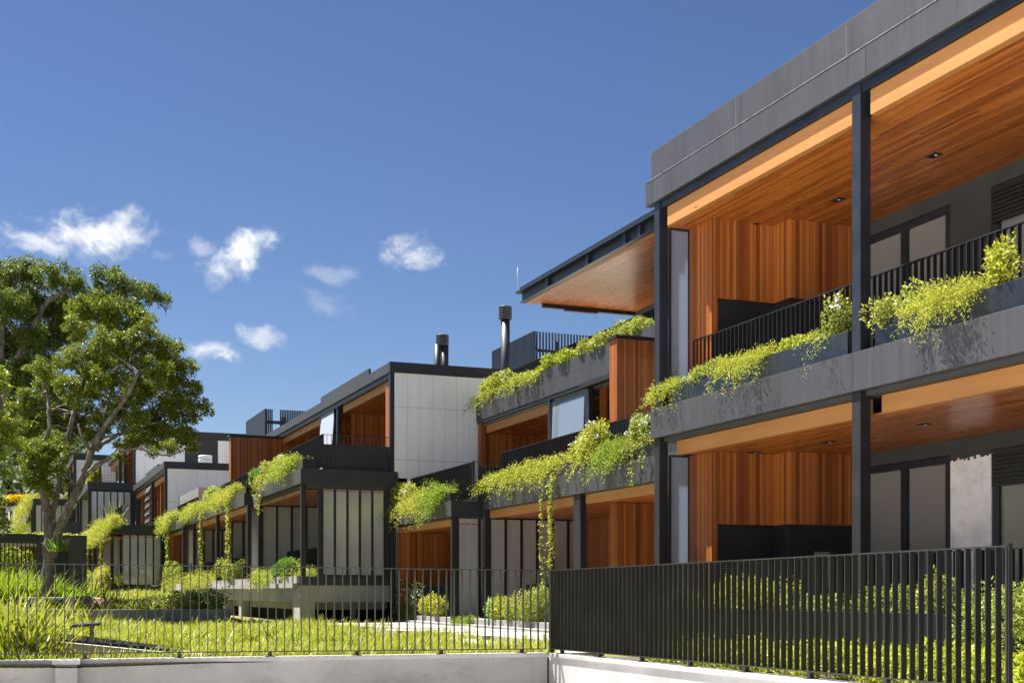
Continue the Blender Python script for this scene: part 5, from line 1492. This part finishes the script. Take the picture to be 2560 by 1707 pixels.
limbs2 = [([T2(-60, 1495), T2(-55, 1350), T2(-40, 1200), T2(-10, 1050), T2(20, 950)], .26, .16), ([T2(20, 950), T2(70, 850), T2(110, 760), T2(180, 720)], .15, .06), ([T2(10, 980), T2(0, 850), T2(30, 720)], .14, .06),
          ([T2(70, 850), T2(150, 830, .4), T2(220, 790, .8), T2(290, 740, 1), T2(350, 720, 1)], .09, .03), ([T2(-20, 1080), T2(40, 1040), T2(90, 1010)], .09, .03)]
lum2 = [(25,690,62,0), (85,680,58,.5), (140,690,50,-.4), (185,710,46,.6), (20,760,66,-.8), (80,770,60,.4), (140,765,55,1), (195,770,44,0), (30,850,62,.8), (90,850,55,-.5), (145,845,48,.4), (40,930,52,0), (95,935,45,.8), (-40,700,70,0),
        (-50,820,80,.5), (-40,940,70,0), (20,1010,46,.5), (80,1020,34,0), (265,695,42,1), (300,710,38,.5), (335,725,38,1.2), (375,735,34,.7), (408,748,24,1), (285,755,36,1), (330,770,30,.6), (240,735,36,1), (140,1000,32,.4), (50,880,60,1), (110,800,60,1.5), (170,830,50,1), (50,960,50,1.2), (0,880,60,.5), (60,730,60,1.2), (170,770,50,1.2), (-60,1050,60,0), (130,910,36,0), (165,640,0.1,0)]
lum2 = [l for l in lum2 if l[2] > 1]
tree('mossy older tree behind, its grey hung crown filling the upper left corner', base2, limbs2, lum2, 7200, .08, 'moss', 12, D2, moss=90)
D3 = 24.0
def T3(px, py, dz=0): return at_d(px, py, D3+dz)
base3 = T3(-190, 1510)
limbs3 = [([T3(-190, 1515), T3(-180, 1350), T3(-150, 1200), T3(-90, 1100)], .16, .08), ([T3(-150, 1200), T3(-80, 1150), T3(-10, 1110)], .06, .02), ([T3(-180, 1350), T3(-100, 1310), T3(-20, 1290)], .06, .02)]
lum3 = [(0,1075,40,0), (-40,1040,50,.3), (25,1110,26,-.2), (-10,1130,36,.2), (-60,1110,60,0), (5,960,34,.4), (-30,950,50,0), (-20,1290,38,0), (8,1315,22,.2), (-70,1250,60,0), (0,1250,20,.3), (5,1180,18,0)]
tree('small bright leaved tree reaching in at the left frame edge', base3, limbs3, lum3, 5200, .085, 'bright', 13, D3)
spiky('bromeliad clump growing in the fork of the pale tree trunk', *at_d(141, 1378, D1-.4)[:2], at_d(141, 1378, D1-.4)[2], 60, .55, .04, .25, 1.4, 'shrubg', 'bromeliad', 'bromeliad')

# wooded hillside and what stands on it
def hillwood():
    rng = np.random.default_rng(21); Q = []
    k = 0
    while k < 620:
        y = rng.uniform(128, 330); x = rng.uniform(-.16, .052)*y
        if 128 < y < 150 and -2 < x < 9: continue
        z = hz(x, y); r = rng.uniform(2.2, 4.6)
        n = int(130 if y < 220 else 90)
        d = unit(rng.normal(0, 1, (n, 3))); d[:, 2] = np.abs(d[:, 2])*1.0-.15
        P = np.array([x, y, z+r*.5]) + d*np.array([r, r, r*.85])*rng.uniform(.75, 1.05, (n, 1))
        Q.append(leaf_quads(P, rng.normal(0, 1, (n, 3)), d+rng.normal(0, .3, (n, 3))+np.array([0,0,.3]), rng.uniform(.8, 1.6, n), rng.uniform(.6, 1.1, n)))
        k += 1
    tag(np_obj('hillside_wood', np.concatenate(Q), M['wood_far']), 'distant wooded hillside seen left of the tree trunk', 'wood', kind='stuff')
hillwood()
def far_house():
    t = thing('white_house', 'distant white flat roofed house at the foot of the wooded hill', 'house', (4, 135, 5))
    Y = 132.0
    x0, x1 = xy(14, Y), xy(66, Y); zt = on_y(40, Y, 1258)[1]
    part('wall', M['plaster'], t, x0, x1, Y, Y+8, 1, zt-.3)
    part('roof', M['fascia_dark_shade'], t, x0-.6, x1+.2, Y-1.2, Y+8, zt-.3, zt)
    w = MB()
    for k in range(5): 
        z = on_y(50, Y, 1266+k*4)[1]; w.box(xy(38, Y), xy(60, Y), Y-.06, Y-.01, z-.09, z)
    w.build('louvres', M['tbeam'], t)
    part('window', M['glass'], t, xy(20, Y), xy(34, Y), Y-.03, Y-.005, zt-1.9, zt-.7)
    part('terrace_wall', M['plaster'], t, x0-1, x1+1, Y-3.2, Y-3, 1, on_y(40, Y-3, 1312)[1])
    part('terrace_wall', M['concrete_l'], t, xy(44, Y-5), xy(58, Y-5), Y-5, Y-4.8, 1, on_y(40, Y-5, 1313)[1])
far_house()
yb = on_y(42, 142, 1252)
bush('yellow flowering shrub row above the roof of the distant house', yb[0], 141.5, 142.5, yb[1]-.4, 1.0, 1.4, 1400, .3, 14, 'yflower', None, 'yellow_shrub', 'shrub')
tag(MB().box(xy(19, 150), xy(41, 150), 150, 154, 8, on_y(30, 150, 1228)[1]).build('dark_shed', M['fascia_dark_shade'], None, (xy(30, 150), 150, 8)), 'dark flat shed among trees above the yellow shrubs', 'shed')
for px, lab in ((23, 'left white street lamp post in front of the distant house'), (35, 'right white street lamp post in front of the distant house')):
    x, zt = on_y(px, 116, 1268)
    t = thing('street_lamp', lab, 'street lamp', (x, 116, 2), 'white street lamp posts')
    MB().tube([(x, 116, 1.5), (x, 116, zt)], [.09, .06], 8).build('post', M['galv'], t)
    MB().box(x-.6, x+.05, 115.9, 116.1, zt, zt+.08).build('lamp_head', M['galv'], t)
